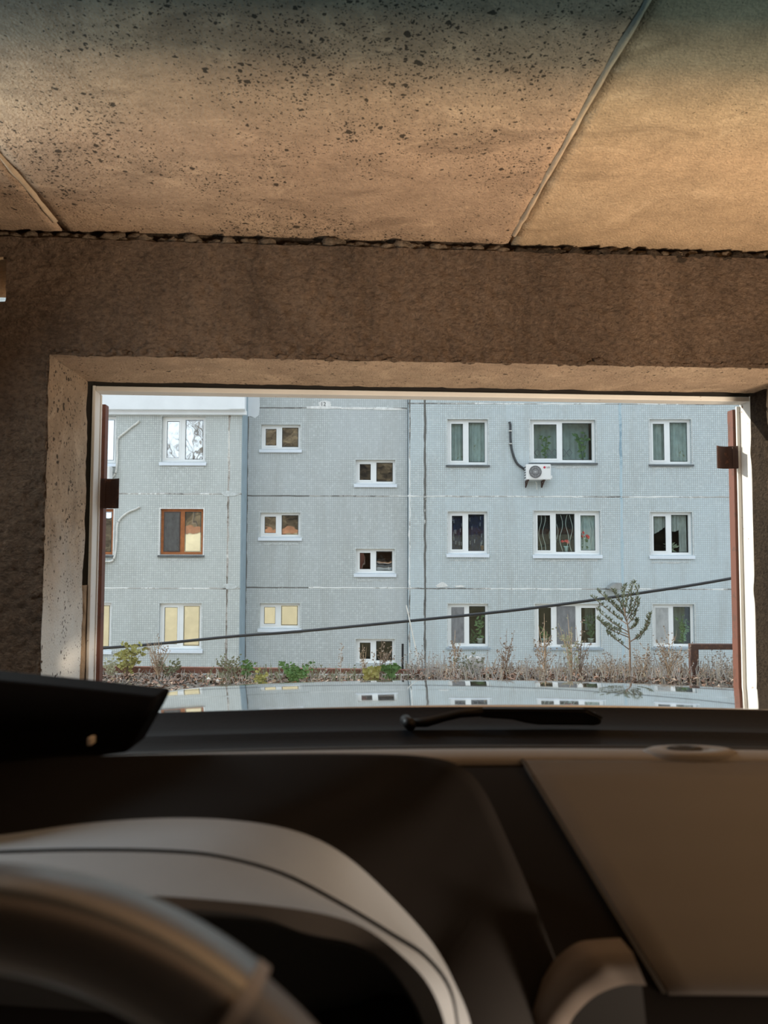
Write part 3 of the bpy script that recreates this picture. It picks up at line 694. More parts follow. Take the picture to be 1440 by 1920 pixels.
patch('mortar_patch', [(817, 1098), (823, 1094), (830, 1091), (836, 1094), (840, 1099), (832, 1101), (820, 1101)], YR, 'patch_white')
patch('mortar_patch', [(853, 1098), (865, 1097), (872, 1099), (868, 1101), (855, 1101)], YR, 'patch_white')
patch('mortar_patch', [(418, 1096), (428, 1094), (440, 1097), (447, 1099), (440, 1104), (425, 1105)], YL, 'patch_grey')
patch('mortar_patch', [(414, 924), (426, 920), (440, 924), (449, 927), (438, 930), (422, 931)], YL, 'patch_grey')
random.seed(11)
for (x0, x1, y, Y) in ((306, 382, 876, YL), (304, 378, 1049, YL), (1222, 1296, 877, YR), (1003, 1120, 1051, YR), (842, 912, 1051, YR), (1222, 1296, 1055, YR), (300, 375, 1226, YL), (494, 560, 1020, YS), (842, 915, 1228, YR), (845, 912, 880, YR), (1030, 1116, 876, YR), (670, 738, 1088, YS)):
    n = 12; up = [(x0 + (x1 - x0) * i / n, y - 2) for i in range(n + 1)]; dn = [(x0 + (x1 - x0) * i / n, y + random.choice((-1, 0, 1, 2, 3)) * 0.9) for i in range(n, -1, -1)]
    patch('mortar_smear', up + dn, Y, 'patch_grey', 0.008)
patch('tin_cover', [(1141, 1104), (1147, 1098), (1156, 1093), (1166, 1093), (1168, 1101), (1166, 1105)], YR, 'tin_grey', 0.35)
def text(body, size, loc, mat, parent, name):
    cu = bpy.data.curves.new(name, 'FONT'); cu.body = body; cu.size = size; cu.extrude = 0.003; cu.align_x = 'CENTER'; cu.align_y = 'CENTER'
    tmp = bpy.data.objects.new(name, cu); COL.objects.link(tmp)
    me = bpy.data.meshes.new_from_object(tmp.evaluated_get(bpy.context.evaluated_depsgraph_get())); bpy.data.objects.remove(tmp)
    o = bpy.data.objects.new(name, me); COL.objects.link(o); me.materials.clear(); me.materials.append(M[mat])
    o.location = loc; o.rotation_euler = (math.pi / 2, 0, 0)
    o.parent = parent; o.matrix_parent_inverse = world_of(parent).inverted()
    return o
text('12', 0.17, at_y(606, 758, YS - 0.016), 'logo_grey', house, 'house_number')

# ------------------------------------------------------------------ air conditioners and their lines
def circle(c, r, n=24, y=0): return [(c[0] + r * math.cos(2 * math.pi * i / n), y, c[1] + r * math.sin(2 * math.pi * i / n)) for i in range(n)]
def aircon(x0, x1, z0, z1, Y, label, logo):
    root = empty('air_conditioner', ((x0 + x1) / 2, Y - 0.2, z0), label, 'air conditioner')
    w, h = x1 - x0, z1 - z0; ya, yb = Y - 0.36, Y - 0.08
    MB().box(x0, x1, ya, yb, z0, z1).build('casing', 'plastic_white', root, bevel=0.025, seg=3)
    c = (x0 + w * 0.37, z0 + h * 0.5); r = h * 0.40
    MB().prism(circle(c, r * 1.08, 32, ya - 0.012), (0, 0.014, 0)).build('fan_ring', 'plastic_white', root)
    MB().prism(circle(c, r, 32, ya - 0.016), (0, 0.006, 0)).build('fan_opening', 'grille_dark', root)
    g = MB()
    for i in range(9):
        xx = c[0] + r * (-0.84 + 1.68 * i / 8); hh = math.sqrt(max(0, r * r - (xx - c[0]) ** 2)); g.box(xx - 0.005, xx + 0.005, ya - 0.026, ya - 0.018, c[1] - hh, c[1] + hh)
    for q in (0.35, 0.7): 
        ci = circle(c, r * q, 28, ya - 0.024); g.tube([Vector(p) for p in ci] + [Vector(ci[0])], 0.004, 4)
    g.build('fan_guard', 'wire_grey', root)
    MB().box(c[0] - 0.03, c[0] + 0.03, ya - 0.022, ya - 0.017, c[1] - 0.03, c[1] + 0.03).build('fan_hub', 'wire_grey', root)
    MB().box(x1 - 0.002, x1 + 0.05, Y - 0.3, Y - 0.12, z0 + 0.04, z0 + 0.13).build('valve_cover', 'plastic_white', root, bevel=0.01)
    for i in range(5):
        MB().box(x0 - 0.004, x0 + 0.004, ya + 0.05, yb - 0.04, z0 + 0.05 + i * 0.075, z0 + 0.09 + i * 0.075).build('side_slot', 'grille_dark', root)
    for xx in (x0 + w * 0.05, x0 + w * 0.70):
        m = MB(); m.box(xx, xx + 0.04, Y - 0.42, Y, z0 - 0.035, z0 - 0.002); m.prism([(xx, Y, z0 - 0.035), (xx, Y - 0.06, z0 - 0.035), (xx, Y, z0 - 0.19)], (0.03, 0, 0)); m.prism([(xx, Y - 0.34, z0 - 0.035), (xx, Y - 0.38, z0 - 0.035), (xx, Y, z0 - 0.20), (xx, Y, z0 - 0.16)], (0.03, 0, 0)); m.build('wall_bracket', 'dark_rust', root)
    if logo:
        lc = (x0 + w * 0.74, z0 + h * 0.79)
        MB().prism(circle(lc, 0.034, 20, ya - 0.006), (0, 0.008, 0)).build('logo_disc', 'logo_red', root)
        text('LG', 0.075, (lc[0] + 0.105, ya - 0.004, lc[1]), 'logo_grey', root, 'logo_lettering')
    return root
def path_on(pts, Y): return [at_y(x, y, Y) for x, y in pts]
def smooth_path(p, n=6):
    out = []
    for i in range(len(p) - 1):
        a, b_, c, d = p[max(i - 1, 0)], p[i], p[i + 1], p[min(i + 2, len(p) - 1)]
        for j in range(n):
            t = j / n; out.append(0.5 * ((2 * b_) + (c - a) * t + (2 * a - 5 * b_ + 4 * c - d) * t * t + (3 * b_ - a - 3 * c + d) * t ** 3))
    return out + [p[-1]]
r = rect(985.5, 870.5, 1032.5, 900, YR - 0.3)
ac = aircon(r[0], r[1], r[2], r[3], YR, 'white air conditioner unit on the wall under the wide plant window', True)
MB().tube(smooth_path(path_on([(955, 791), (957, 797), (957, 812), (958, 832), (962, 852), (969, 868), (978, 876), (986, 881)], YR - 0.04)), 0.035, 8).build('refrigerant_line', 'hose_black', ac, True)
MB().tube(smooth_path(path_on([(1004, 903), (1006, 908), (1006.5, 918)], YR - 0.1)), 0.012, 6).build('drain_hose', 'conduit_pale', ac, True)
for y in (808, 832): 
    p = at_y(957, y, YR - 0.05); MB().box(p.x - 0.045, p.x + 0.045, YR - 0.085, YR, p.z - 0.012, p.z + 0.012).build('clip', 'conduit_pale', ac)
r = rect(150, 874, 206, 906, YL - 0.3)
ac2 = aircon(r[0], r[1], r[2], r[3], YL, 'white air conditioner half hidden behind the left gate leaf, upper floor', False)
MB().tube(smooth_path(path_on([(261, 789), (257, 793), (246, 801), (234, 811), (224, 819), (220, 827), (220, 850), (219, 872), (217, 885), (212, 893), (206, 896)], YL - 0.04)), 0.03, 8).build('refrigerant_line', 'conduit_pale', ac2, True)
r = rect(120, 1046, 176, 1076, YL - 0.3)
ac3 = aircon(r[0], r[1], r[2], r[3], YL, 'white air conditioner behind the left gate leaf, middle floor, pale curved pipe', False)
MB().tube(smooth_path(path_on([(262, 950), (256, 954), (243, 959), (231, 967), (223, 976), (219.5, 986), (219, 1005), (217, 1030), (214, 1046), (209, 1052), (198, 1053), (180, 1053)], YL - 0.04)), 0.03, 8).build('refrigerant_line', 'conduit_pale', ac3, True)

# ------------------------------------------------------------------ curtains, plants behind the windows
def curtain(r, f0, f1, mat, label, top=0.97, bot=0.04, yo=0.21, folds=9, hem=None):
    x0, x1, z0, z1 = r; a, c = x0 + (x1 - x0) * f0, x0 + (x1 - x0) * f1; n = 60; rows = []
    for j in range(11):
        row = []
        for i in range(n + 1):
            t = i / n; zb = z0 + (z1 - z0) * (hem(t) if hem else bot); zt = z0 + (z1 - z0) * top
            row.append((a + (c - a) * t, YR + yo + 0.028 * math.sin(t * folds * 6.283 + 0.5 * math.sin(t * 17)) * (0.5 + 0.5 * j / 10), zt + (zb - zt) * j / 10))
        rows.append(row)
    o = MB().loft(rows).build('curtain', mat, None, True); return tag(o, label, 'curtain', 'curtains in the flats opposite')
curtain(r_1a, 0.04, 0.96, 'tulle', 'grey-green sheer curtain in the upper window left of the air conditioner')
curtain(r_1b, 0.04, 0.96, 'tulle', 'sheer curtain with a diamond border in the wide upper window', yo=0.46)
curtain(r_1c, 0.04, 0.96, 'tulle', 'pale sheer curtain in the upper right window, white leafy print')
curtain(r_2a, 0.04, 0.96, 'lace_navy', 'dark navy lace curtain in the middle floor window', folds=6)
curtain(r_2b, 0.04, 0.66, 'tulle_dark', 'dark gauze curtain with wavy pale lines in the triple window', folds=4)
curtain(r_2b, 0.66, 0.96, 'tulle', 'grey gauze curtain in the right pane of the triple window', folds=4)
curtain(r_2c, 0.04, 0.50, 'tulle_white', 'white tulle swag with ruffled hem, left pane, middle right window', hem=lambda t: 0.47 + 0.27 * t ** 1.6, folds=6)
curtain(r_2c, 0.50, 0.74, 'tulle_white', 'white tulle swag with ruffled hem, centre of middle right window', hem=lambda t: 0.60 - 0.05 * math.sin(t * 3), folds=3)
curtain(r_2c, 0.74, 0.92, 'tulle_white', 'white tulle drop hanging to the sill, middle right window', hem=lambda t: 0.06, folds=4)
curtain(r_3c, 0.50, 0.96, 'tulle', 'grey-green curtain behind the leafy plant, lower right window', folds=5, yo=0.6)
curtain(r_3b, 0.84, 0.97, 'tulle', 'narrow pale curtain at the edge of the lower triple window', folds=3, bot=0.35, yo=0.6)
# printed and woven pattern of three curtains, as threads lying on the cloth
def threads(name, r, lines, mat, yo, rad=0.006):
    b = MB()
    for ln in lines: b.tube([(r[0] + (r[1] - r[0]) * u, YR + yo, r[2] + (r[3] - r[2]) * v) for u, v in ln], rad, 4, False)
    return b, mat
cur = {o['label']: o for o in COL.objects if o.get('category') == 'curtain'}
lines = []
for u0 in (0.11, 0.17, 0.27, 0.36, 0.43, 0.52, 0.58, 0.72, 0.76, 0.86, 0.90):
    ph = random.uniform(0, 6); lines.append([(u0 + 0.022 * math.sin(9 * v + ph), v) for v in [0.06 + 0.86 * i / 40 for i in range(41)]])
b, m_ = threads('x', r_2b, lines, 'lace_thread', 0.165); b.build('woven_lines', m_, cur['dark gauze curtain with wavy pale lines in the triple window'])
lines = []
for i in range(26):
    u, v = random.uniform(0.1, 0.9), random.uniform(0.2, 0.85); lines.append([(u + 0.02 * math.sin(t * 3), v - 0.03 + 0.012 * t) for t in range(8)])
b, m_ = threads('x', r_2a, lines, 'lace_grey', 0.165, 0.010); b.build('lace_motif', m_, cur['dark navy lace curtain in the middle floor window'])
lines = [[(u - 0.045, 0.27), (u, 0.36), (u + 0.045, 0.27), (u, 0.18), (u - 0.045, 0.27)] for u in (0.06, 0.15, 0.33, 0.42, 0.56, 0.65)]
b, m_ = threads('x', r_1b, lines, 'lace_grey', 0.415, 0.012); b.build('diamond_border', m_, cur['sheer curtain with a diamond border in the wide upper window'])

def leafblade(b, base, tip, w, curl=0.15):
    base, tip = Vector(base), Vector(tip); d = tip - base; s = d.cross(Vector((0, 1, 0.3)))
    s = s.normalized() * w if s.length > 1e-6 else Vector((w, 0, 0)); m = base + d * 0.45 + Vector((0, -curl * d.length, 0))
    b.add([base, m + s, tip, m - s], [(0, 1, 2), (0, 2, 3)])
def houseplant(px, py, hpx, wpx, leafm, potm, label, n=36, flower=None, spiky=False):
    p = at_y(px, py, YR + 0.26); sc = p.y / F; H, Wd = hpx * sc, wpx * sc
    root = empty('potted_plant', p, label, 'plant', 'plants on the window sills')
    if potm:
        ph = 0.15; rows = [[(p.x + rr * math.cos(a * 6.283 / 14), p.y + rr * math.sin(a * 6.283 / 14), p.z + zz) for a in range(14)] for rr, zz in ((0.0, 0.0), (0.065, 0), (0.09, ph), (0.098, ph), (0.098, ph + 0.02), (0.08, ph + 0.02), (0.08, ph - 0.01), (0, ph - 0.01))]
        MB().loft(rows, True).build('pot', potm, root, True)
    else: ph = 0.0
    b = MB(); st = MB(); z0 = p.z + ph
    for i in range(max(3, n // 8)):
        a = random.uniform(-0.5, 0.5); e = Vector((p.x + a * Wd * 0.8, p.y + random.uniform(-.05, .05), z0 + (H - ph) * random.uniform(0.6, 1)))
        q = [Vector((p.x, p.y, z0 - 0.02)), Vector((p.x + a * Wd * 0.25, p.y, z0 + (e.z - z0) * 0.5)), e]
        st.tube(q, 0.006, 4)
        for j in range(8):
            t = random.uniform(0.15, 1); c = q[1].lerp(q[2], max(0, t * 2 - 1)) if t > 0.5 else q[0].lerp(q[1], t * 2)
            an = random.uniform(0, 6.28); L = random.uniform(0.08, 0.16) * (1.6 if spiky else 1)
            leafblade(b, c, c + Vector((math.cos(an) * L, random.uniform(-.06, .06), math.sin(an) * L * 0.8 + 0.03)), L * (0.12 if spiky else 0.28))
    st.build('stem', 'leaf_dark', root); b.build('foliage', leafm, root)
    if flower:
        f = MB()
        for i in range(4): lump(f, (p.x + random.uniform(-.1, .1), p.y - 0.06, z0 + (H - ph) * random.uniform(0.6, 1.0)), 0.045, (1, 0.7, 0.9), 0.5, i)
        f.build('blossom', flower, root)
    return root
random.seed(5)
houseplant(1022, 864, 46, 26, 'leaf_mid', None, 'bushy sill plant in the left pane of the wide upper window', 30)
houseplant(1093, 864, 56, 34, 'leaf_mid', None, 'tall leafy sill plant in the right pane of the wide upper window', 44)
houseplant(862, 866, 40, 34, 'leaf_pale', None, 'pale tangled plant, left pane of the upper left window', 30)
houseplant(894, 866, 48, 30, 'leaf_pale', None, 'pale tangled plant, right pane of the upper left window', 34)
houseplant(1281, 866, 24, 16, 'leaf_pale', None, 'small pale plant in the upper right window corner', 16)
houseplant(906, 1034, 18, 10, 'leaf_dark', 'pot_clay', 'small clay pot plant behind the navy lace', 10)
houseplant(1060, 1035, 24, 10, 'leaf_mid', 'pot_blue', 'red flowering plant in a pale blue pot, middle triple window', 12, 'petal_red')
houseplant(1097, 1034, 36, 22, 'leaf_dark', None, 'red flowering plant by the right pane, middle triple window', 24, 'petal_red')
houseplant(1017, 1034, 10, 14, 'leaf_mid', None, 'low green plant in the left pane, middle triple window', 10)
houseplant(1256, 1036, 14, 26, 'leaf_pale', None, 'low straggly plant under the white tulle swag', 10, spiky=True)
houseplant(900, 1208, 58, 24, 'leaf_mid', 'pot_white', 'climbing green plant in a white pot, lower left window', 34)
houseplant(888, 1208, 24, 18, 'leaf_dark', None, 'small spiky plant beside the white pot, lower left window', 12, spiky=True)
houseplant(1020, 1208, 26, 20, 'leaf_mid', 'pot_blue', 'spiky plant in a pale blue pot, lower triple window', 16, spiky=True)
houseplant(1035, 1208, 14, 8, 'leaf_dark', 'pot_teal', 'little plant in a dark teal pot, lower triple window', 8)
houseplant(1108, 1208, 62, 36, 'leaf_dark', 'pot_white', 'large bushy plant in a cream pot, lower triple window', 60)
houseplant(1280, 1208, 54, 32, 'leaf_mid', None, 'large round leafy plant in the lower right window', 64)

# ------------------------------------------------------------------ bank: beam, kerb, railing, cable, weeds, litter
YB = 8.45
p0, p1 = at_y(150, 1249, YB), at_y(800, 1256, YB)
o = MB().prism([(p0.x, YB, p0.z), (p1.x, YB, p1.z), (p1.x, YB, p1.z - 0.075), (p0.x, YB, p0.z - 0.075)], (0, 0.06, 0)).build('rail_beam', 'beam_brown', None, bevel=0.006)
tag(o, 'brown steel beam lying low along the edge of the bank', 'beam')
b = MB().box(p0.x, p1.x, YB - 0.02, YB + 0.16, -0.05, p0.z - 0.075); tag(b.build('kerb', 'kerb_concrete', None, bevel=0.01), 'pale concrete kerb under the brown beam', 'kerb')
p0, p1 = at_y(1293, 1207, 8.3), at_y(1310, 1262, 8.3); q1 = at_y(1470, 1216, 8.3)
rl = empty('railing', (p0.x, 8.3, 0), 'dark brown welded steel railing at the right end of the bank', 'railing')
MB().box(p0.x, p0.x + 0.08, 8.26, 8.34, -0.02, p0.z - 0.055).build('post', 'railing_brown', rl, bevel=0.004)
MB().box(p0.x, q1.x + 0.3, 8.26, 8.34, p0.z - 0.058, p0.z).build('top_rail', 'railing_brown', rl, bevel=0.004)
MB().box(q1.x + 0.22, q1.x + 0.3, 8.26, 8.34, -0.02, p0.z - 0.06).build('post', 'railing_brown', rl, bevel=0.004)
pts = [at_y(x, y, 9.0) for x, y in ((-700, 1243), (-250, 1240), (196, 1215), (440, 1193), (560, 1184), (800, 1161), (1000, 1140), (1200, 1112), (1379, 1083), (1700, 1020), (2200, 900))]
tag(MB().tube(smooth_path(pts, 8), 0.017, 8).build('overhead_cable', 'cable_black', None, True), 'black overhead cable slanting across in front of the house', 'cable')
# leaf litter and dry grass: uncountable
random.seed(17)
def gz0(x, y): return 0.02 * noise.fractal(Vector(((x + 14) / 0.35 * .3, y, 0)), 1, 2, 3) - 0.01 + (0.03 * min(1, (y - 7.9) / 0.4) if y > 7.9 else 0)
b = MB()
for i in range(9000):
    x = random.uniform(-3.4, 4.2); y = 8.70 - abs(random.gauss(0, 0.42))
    if y < 6.9: continue
    if x < -2.4 and y < 7.9 and random.random() < 0.7: continue
    z = gz0(x, y) + random.uniform(0.005, 0.04 if x < 0.3 else 0.075) * (1 if y > 8 else 0.4); L = random.uniform(0.02, 0.048); a = random.uniform(0, 6.28); tl = random.uniform(-0.9, 0.9)
    d = Vector((math.cos(a), math.sin(a), tl * 0.7)).normalized() * L; s = d.cross(Vector((random.uniform(-.4, .4), random.uniform(-.4, .4), 1))).normalized() * L * random.uniform(0.35, 0.6)
    c = Vector((x, y, z)); up = Vector((0, 0, random.uniform(-.3, .5) * L))
    b.add([c - d, c + s + up, c + d, c - s + up], [(0, 1, 2), (0, 2, 3)])
tag(b.build('fallen_leaves', 'leaf_litter'), 'brown fallen leaves heaped along the edge of the bank', 'leaves', None, 'stuff')
def blades(name, n, xr, hr, mat, label, yr=(8.05, 8.7), dens=None):
    b = MB()
    for i in range(n):
        x = random.uniform(*xr)
        if dens and random.random() > dens(x): continue
        y = random.uniform(*yr); h = random.uniform(*hr) * (0.5 + 0.5 * random.random()); z = gz0(x, y)
        lean = Vector((random.gauss(0, 0.28), random.gauss(0, 0.2), 1)).normalized(); w = random.uniform(0.0025, 0.005)
        p = [Vector((x, y, z)), Vector((x, y, z)) + lean * h * 0.55, Vector((x, y, z)) + lean * h + Vector((random.gauss(0, .10) * h, 0, -0.10 * h * random.random()))]
        b.add([p[0] - Vector((w, 0, 0)), p[0] + Vector((w, 0, 0)), p[1] + Vector((w * 0.8, 0, 0)), p[2], p[1] - Vector((w * 0.8, 0, 0))], [(0, 1, 2, 4), (4, 2, 3)])
        if random.random() < 0.35 and h > 0.12:
            for q in range(4):
                c = p[1].lerp(p[2], random.random()); L = random.uniform(0.012, 0.025); a = random.uniform(0.3, 2.8); leafblade(b, c, c + Vector((math.cos(a) * L, 0, math.sin(a) * L)), L * 0.35)
    return tag(b.build(name, mat), label, 'grass', None, 'stuff')
blades('dry_grass', 1050, (0.45, 4.1), (0.08, 0.28), 'straw', 'straw-coloured dry grass on the right half of the bank', dens=lambda x: min(1, 0.45 + 0.2 * x))
blades('grey_grass', 850, (0.3, 4.2), (0.08, 0.40), 'grey_straw', 'grey withered stalks on the right half of the bank')
blades('low_grass', 900, (-3.2, 0.6), (0.06, 0.16), 'grey_straw', 'thin withered grass on the left half of the bank')
blades('olive_grass', 700, (-1.9, 0.4), (0.07, 0.2), 'leaf_olive', 'dull green low weeds on the left half of the bank')
# individual weeds
def weed(px, py_top, px_base, spread_px, label, stemm, leafm, stems=3, leaves=60, L=(0.03, 0.06), wide=0.3, Y=8.3, branch=4, name='weed', up=0.6, tipw=None):
    base = at_y(px_base, 1262, Y); base.z = gz0(base.x, Y); top = at_y(px, py_top, Y); H = top.z - base.z; sp = spread_px * Y / F
    root = empty(name, base, label, 'weed', 'weeds on the bank'); st = MB(); lf = MB()
    per = max(1, leaves // (stems * (branch + 1)))
    for s in range(stems):
        off = 0 if s == 0 else random.uniform(-0.5, 0.5) * sp; hh = H * (1 if s == 0 else random.uniform(0.55, 0.95))
        e = Vector((top.x + off, Y + random.uniform(-.05, .05), base.z + hh)); m = base.lerp(e, 0.5) + Vector((off * -0.15, 0, 0))
        q = smooth_path([base, m, e], 5); r0 = 0.004 + 0.004 * H; st.tube(q, [r0 * (1 - 0.8 * i / (len(q) - 1)) for i in range(len(q))], 5)
        axes = [q]
        for k_ in range(branch):
            t = random.uniform(0.25, 0.85); i = int(t * (len(q) - 1)); c = q[i]; d = Vector((random.choice((-1, 1)) * random.uniform(0.4, 1.0), random.uniform(-.3, .3), up + random.random() * 0.6)).normalized(); Lb = sp * random.uniform(0.35, 0.75) * (1.1 - t * 0.5)
            qq = smooth_path([c, c + d * Lb * 0.5 + Vector((0, 0, -0.02)), c + d * Lb + Vector((0, 0, 0.12 * Lb))], 4); st.tube(qq, [r0 * 0.45 * (1 - 0.7 * j / (len(qq) - 1)) for j in range(len(qq))], 4); axes.append(qq)
        for ax in axes:
            for k_ in range(per):
                c = ax[random.randrange(len(ax) // 3, len(ax))]; c = c + Vector((random.gauss(0, .006), random.gauss(0, .006), random.gauss(0, .01))); ll = random.uniform(*L); a = random.uniform(0, 3.1416)
                leafblade(lf, c, c + Vector((math.cos(a) * ll, random.uniform(-.4, .4) * ll, (math.sin(a) - 0.25) * ll)), ll * wide)
    st.build('stem', stemm, root); lf.build('foliage', leafm, root); return root
random.seed(29)
# the tall wormwood with many upright plumes
def plume_weed():
    Y = 8.2; base = at_y(1181, 1262, Y); base.z = gz0(base.x, Y)
    root = empty('tall_weed', base, 'tallest weed, many upright leafy plumes, crossing the cable before the right windows', 'weed', 'weeds on the bank')
    st, lf = MB(), MB()
    P = lambda x, y: at_y(x, y, Y + random.uniform(-.12, .12))
    trunk = smooth_path([base, at_y(1181, 1215, Y), at_y(1178, 1180, Y), at_y(1172, 1150, Y)], 5); st.tube(trunk, [0.013 - 0.008 * i / (len(trunk) - 1) for i in range(len(trunk))], 6)
    tips = [((1172, 1150), (1176, 1120), (1188, 1092)), ((1175, 1165), (1190, 1135), (1195, 1100)), ((1172, 1150), (1163, 1130), (1150, 1108)), ((1172, 1155), (1150, 1135), (1122, 1108)), ((1175, 1170), (1148, 1150), (1112, 1120)),
            ((1178, 1185), (1145, 1165), (1120, 1142)), ((1179, 1195), (1140, 1178), (1122, 1160)), ((1178, 1190), (1150, 1178), (1132, 1170)), ((1174, 1160), (1182, 1140), (1183, 1110)), ((1172, 1152), (1168, 1120), (1172, 1098)),
            ((1180, 1203), (1205, 1188), (1219, 1150)), ((1180, 1205), (1210, 1180), (1215, 1158)), ((1175, 1165), (1160, 1140), (1135, 1122)), ((1180, 1218), (1150, 1195), (1138, 1185)), ((1176, 1172), (1192, 1150), (1196, 1125)), ((1178, 1180), (1190, 1175), (1194, 1162))]
    for t in tips:
        q = smooth_path([P(*t[0]), P(*t[1]), P(*t[2])], 6); st.tube(q, [0.006 - 0.004 * i / (len(q) - 1) for i in range(len(q))], 4)
        for i, c in enumerate(q):
            if i < 3: continue
            for k_ in range(6):
                ll = random.uniform(0.025, 0.055); a = random.uniform(0.6, 2.5); leafblade(lf, c + Vector((random.gauss(0, .008), random.gauss(0, .01), random.gauss(0, .012))), c + Vector((math.cos(a) * ll, random.uniform(-.4, .4) * ll, math.sin(a) * ll * 0.9)), ll * 0.13)
    st.build('stem', 'brown_stem', root); lf.build('foliage', 'leaf_olive', root)
plume_weed()
weed(246, 1210, 236, 44, 'yellow-green leafy weed beside the left gate leaf', 'brown_stem', 'leaf_yellow', 5, 170, (0.035, 0.07), 0.33, branch=4)
weed(209, 1236, 204, 26, 'pale yellowish weed half behind the left gate leaf', 'dry_stem', 'leaf_pale', 4, 80, (0.03, 0.05), 0.3)
weed(298, 1195, 296, 46, 'tall straw-brown grass clump below the lower left window', 'dry_stem', 'seed_head', 16, 160, (0.015, 0.03), 0.3, branch=2, up=1.2, name='grass_clump')
weed(317, 1245, 312, 40, 'green-grey weed right of the straw-brown clump', 'brown_stem', 'leaf_olive', 5, 120, (0.03, 0.06), 0.25)
weed(466, 1238, 462, 22, 'small bright green weed at the house corner', 'leaf_mid', 'leaf_green', 3, 50, (0.03, 0.06), 0.4)
weed(436, 1240, 432, 60, 'broad olive weed left of the house corner', 'brown_stem', 'leaf_olive', 7, 150, (0.02, 0.045), 0.3)
weed(553, 1252, 552, 44, 'bright green low bushy weed below the stair window', 'leaf_mid', 'leaf_green', 8, 220, (0.03, 0.06), 0.35, Y=8.1)
weed(488, 1262, 488, 24, 'low yellow-green weed left of the bushy one', 'leaf_mid', 'leaf_yellow', 4, 60, (0.03, 0.05), 0.4, Y=7.9)
weed(640, 1206, 638, 14, 'single thin withered stalk left of the basement window', 'grey_straw', 'seed_head', 1, 50, (0.012, 0.02), 0.4, branch=5, up=1.3)
weed(716, 1200, 712, 46, 'dry branching weed in front of the basement window', 'brown_stem', 'seed_head', 4, 130, (0.015, 0.03), 0.35, branch=6)
weed(680, 1208, 684, 20, 'withered seed stalk at the left pane of the basement window', 'dry_stem', 'seed_head', 3, 70, (0.014, 0.026), 0.35, branch=4)
weed(697, 1252, 696, 24, 'yellow withering broad leaves below the basement window', 'dry_stem', 'leaf_yellow', 5, 50, (0.05, 0.09), 0.45, Y=8.1)
weed(733, 1243, 730, 28, 'pale green broad-leaved weed by the basement window', 'leaf_mid', 'leaf_green', 5, 36, (0.07, 0.11), 0.42, Y=8.2)
weed(853, 1180, 850, 26, 'dry weed with a round seed head, lower left flat window', 'dry_stem', 'seed_head', 3, 110, (0.015, 0.028), 0.4, branch=5)
weed(950, 1178, 946, 34, 'grey-brown seedy weed alone on the blank wall', 'brown_stem', 'seed_head', 4, 170, (0.015, 0.03), 0.35, branch=6)
weed(1020, 1150, 1022, 48, 'tangled dry stalks across the left pane of the lower triple window', 'dry_stem', 'seed_head', 6, 150, (0.015, 0.03), 0.35, branch=5)
weed(1066, 1152, 1074, 46, 'yellowish tall weed before the middle pane, lower triple window', 'dry_stem', 'leaf_pale', 5, 150, (0.02, 0.04), 0.3, branch=5)
weed(1092, 1160, 1086, 34, 'thin brown upright weed at the triple window mullion', 'brown_stem', 'seed_head', 4, 110, (0.015, 0.03), 0.35, branch=4)
weed(1256, 1185, 1256, 64, 'bushy pale dry weed below the lower right window', 'dry_stem', 'seed_head', 9, 280, (0.015, 0.03), 0.35, branch=6)
weed(1216, 1208, 1204, 40, 'dry weed leaning right of the tallest weed', 'dry_stem', 'seed_head', 5, 130, (0.015, 0.03), 0.35, branch=5)
weed(1345, 1215, 1352, 60, 'thin withered weed under the brown railing', 'grey_straw', 'seed_head', 7, 120, (0.015, 0.03), 0.3, branch=3)
weed(770, 1222, 775, 50, 'wispy grey weed beside the dark wall joint', 'grey_straw', 'seed_head', 6, 120, (0.012, 0.025), 0.3, branch=4)
weed(880, 1238, 884, 60, 'wispy dull weed left of the pale rag', 'grey_straw', 'leaf_olive', 8, 160, (0.02, 0.035), 0.3, branch=4)
weed(1150, 1228, 1150, 50, 'low dry weed left of the tallest weed', 'dry_stem', 'seed_head', 6, 130, (0.014, 0.028), 0.3, branch=4)
for k_, (x, y, r_, lb) in enumerate(((391, 1275, 0.030, 'white stone among the fallen leaves, left of a pair'), (408, 1277, 0.022, 'small white stone among the fallen leaves, right of a pair'))):
    p = at_z(x, y, 0.03); b = MB(); lump(b, p, r_, (1.1, 0.9, 0.8), 0.35, k_ + 40); tag(b.build('stone', 'pale_stone', None, True), lb, 'stone')
# rag, stick, dark post
p = at_y(893, 1240, 8.32); rows = []
for j in range(9):
    rows.append([(p.x - 0.10 + 0.2 * i / 10 * (1 - 0.05 * j) + 0.02 * noise.noise(Vector((i, j, 0))), 8.32 + 0.03 * noise.noise(Vector((i * .5, j * .5, 3))), p.z + 0.05 - 0.035 * j * (1 if 2 < i else 0.75) * 0.8 + 0.03 * noise.noise(Vector((i * .6, 0, 9)))) for i in range(11)])
tag(MB().loft(rows).build('rag', 'pale_cloth', None, True, solid=0.006), 'pale grey rag caught in the weeds below the flat window', 'rag')
a, c = at_y(762, 1135, 8.5), at_y(790, 1252, 8.5); c.z = 0.05
tag(MB().tube([c, a], 0.007, 6).build('stick', 'conduit_pale'), 'thin pale stick leaning against nothing at the wall corner'.replace(' against nothing', ''), 'stick')
a = at_y(755, 1207, 8.5)
tag(MB().box(a.x - 0.012, a.x + 0.012, 8.49, 8.51, -0.02, a.z).build('stake', 'cable_black'), 'short black stake in the weeds near the basement window', 'stake')

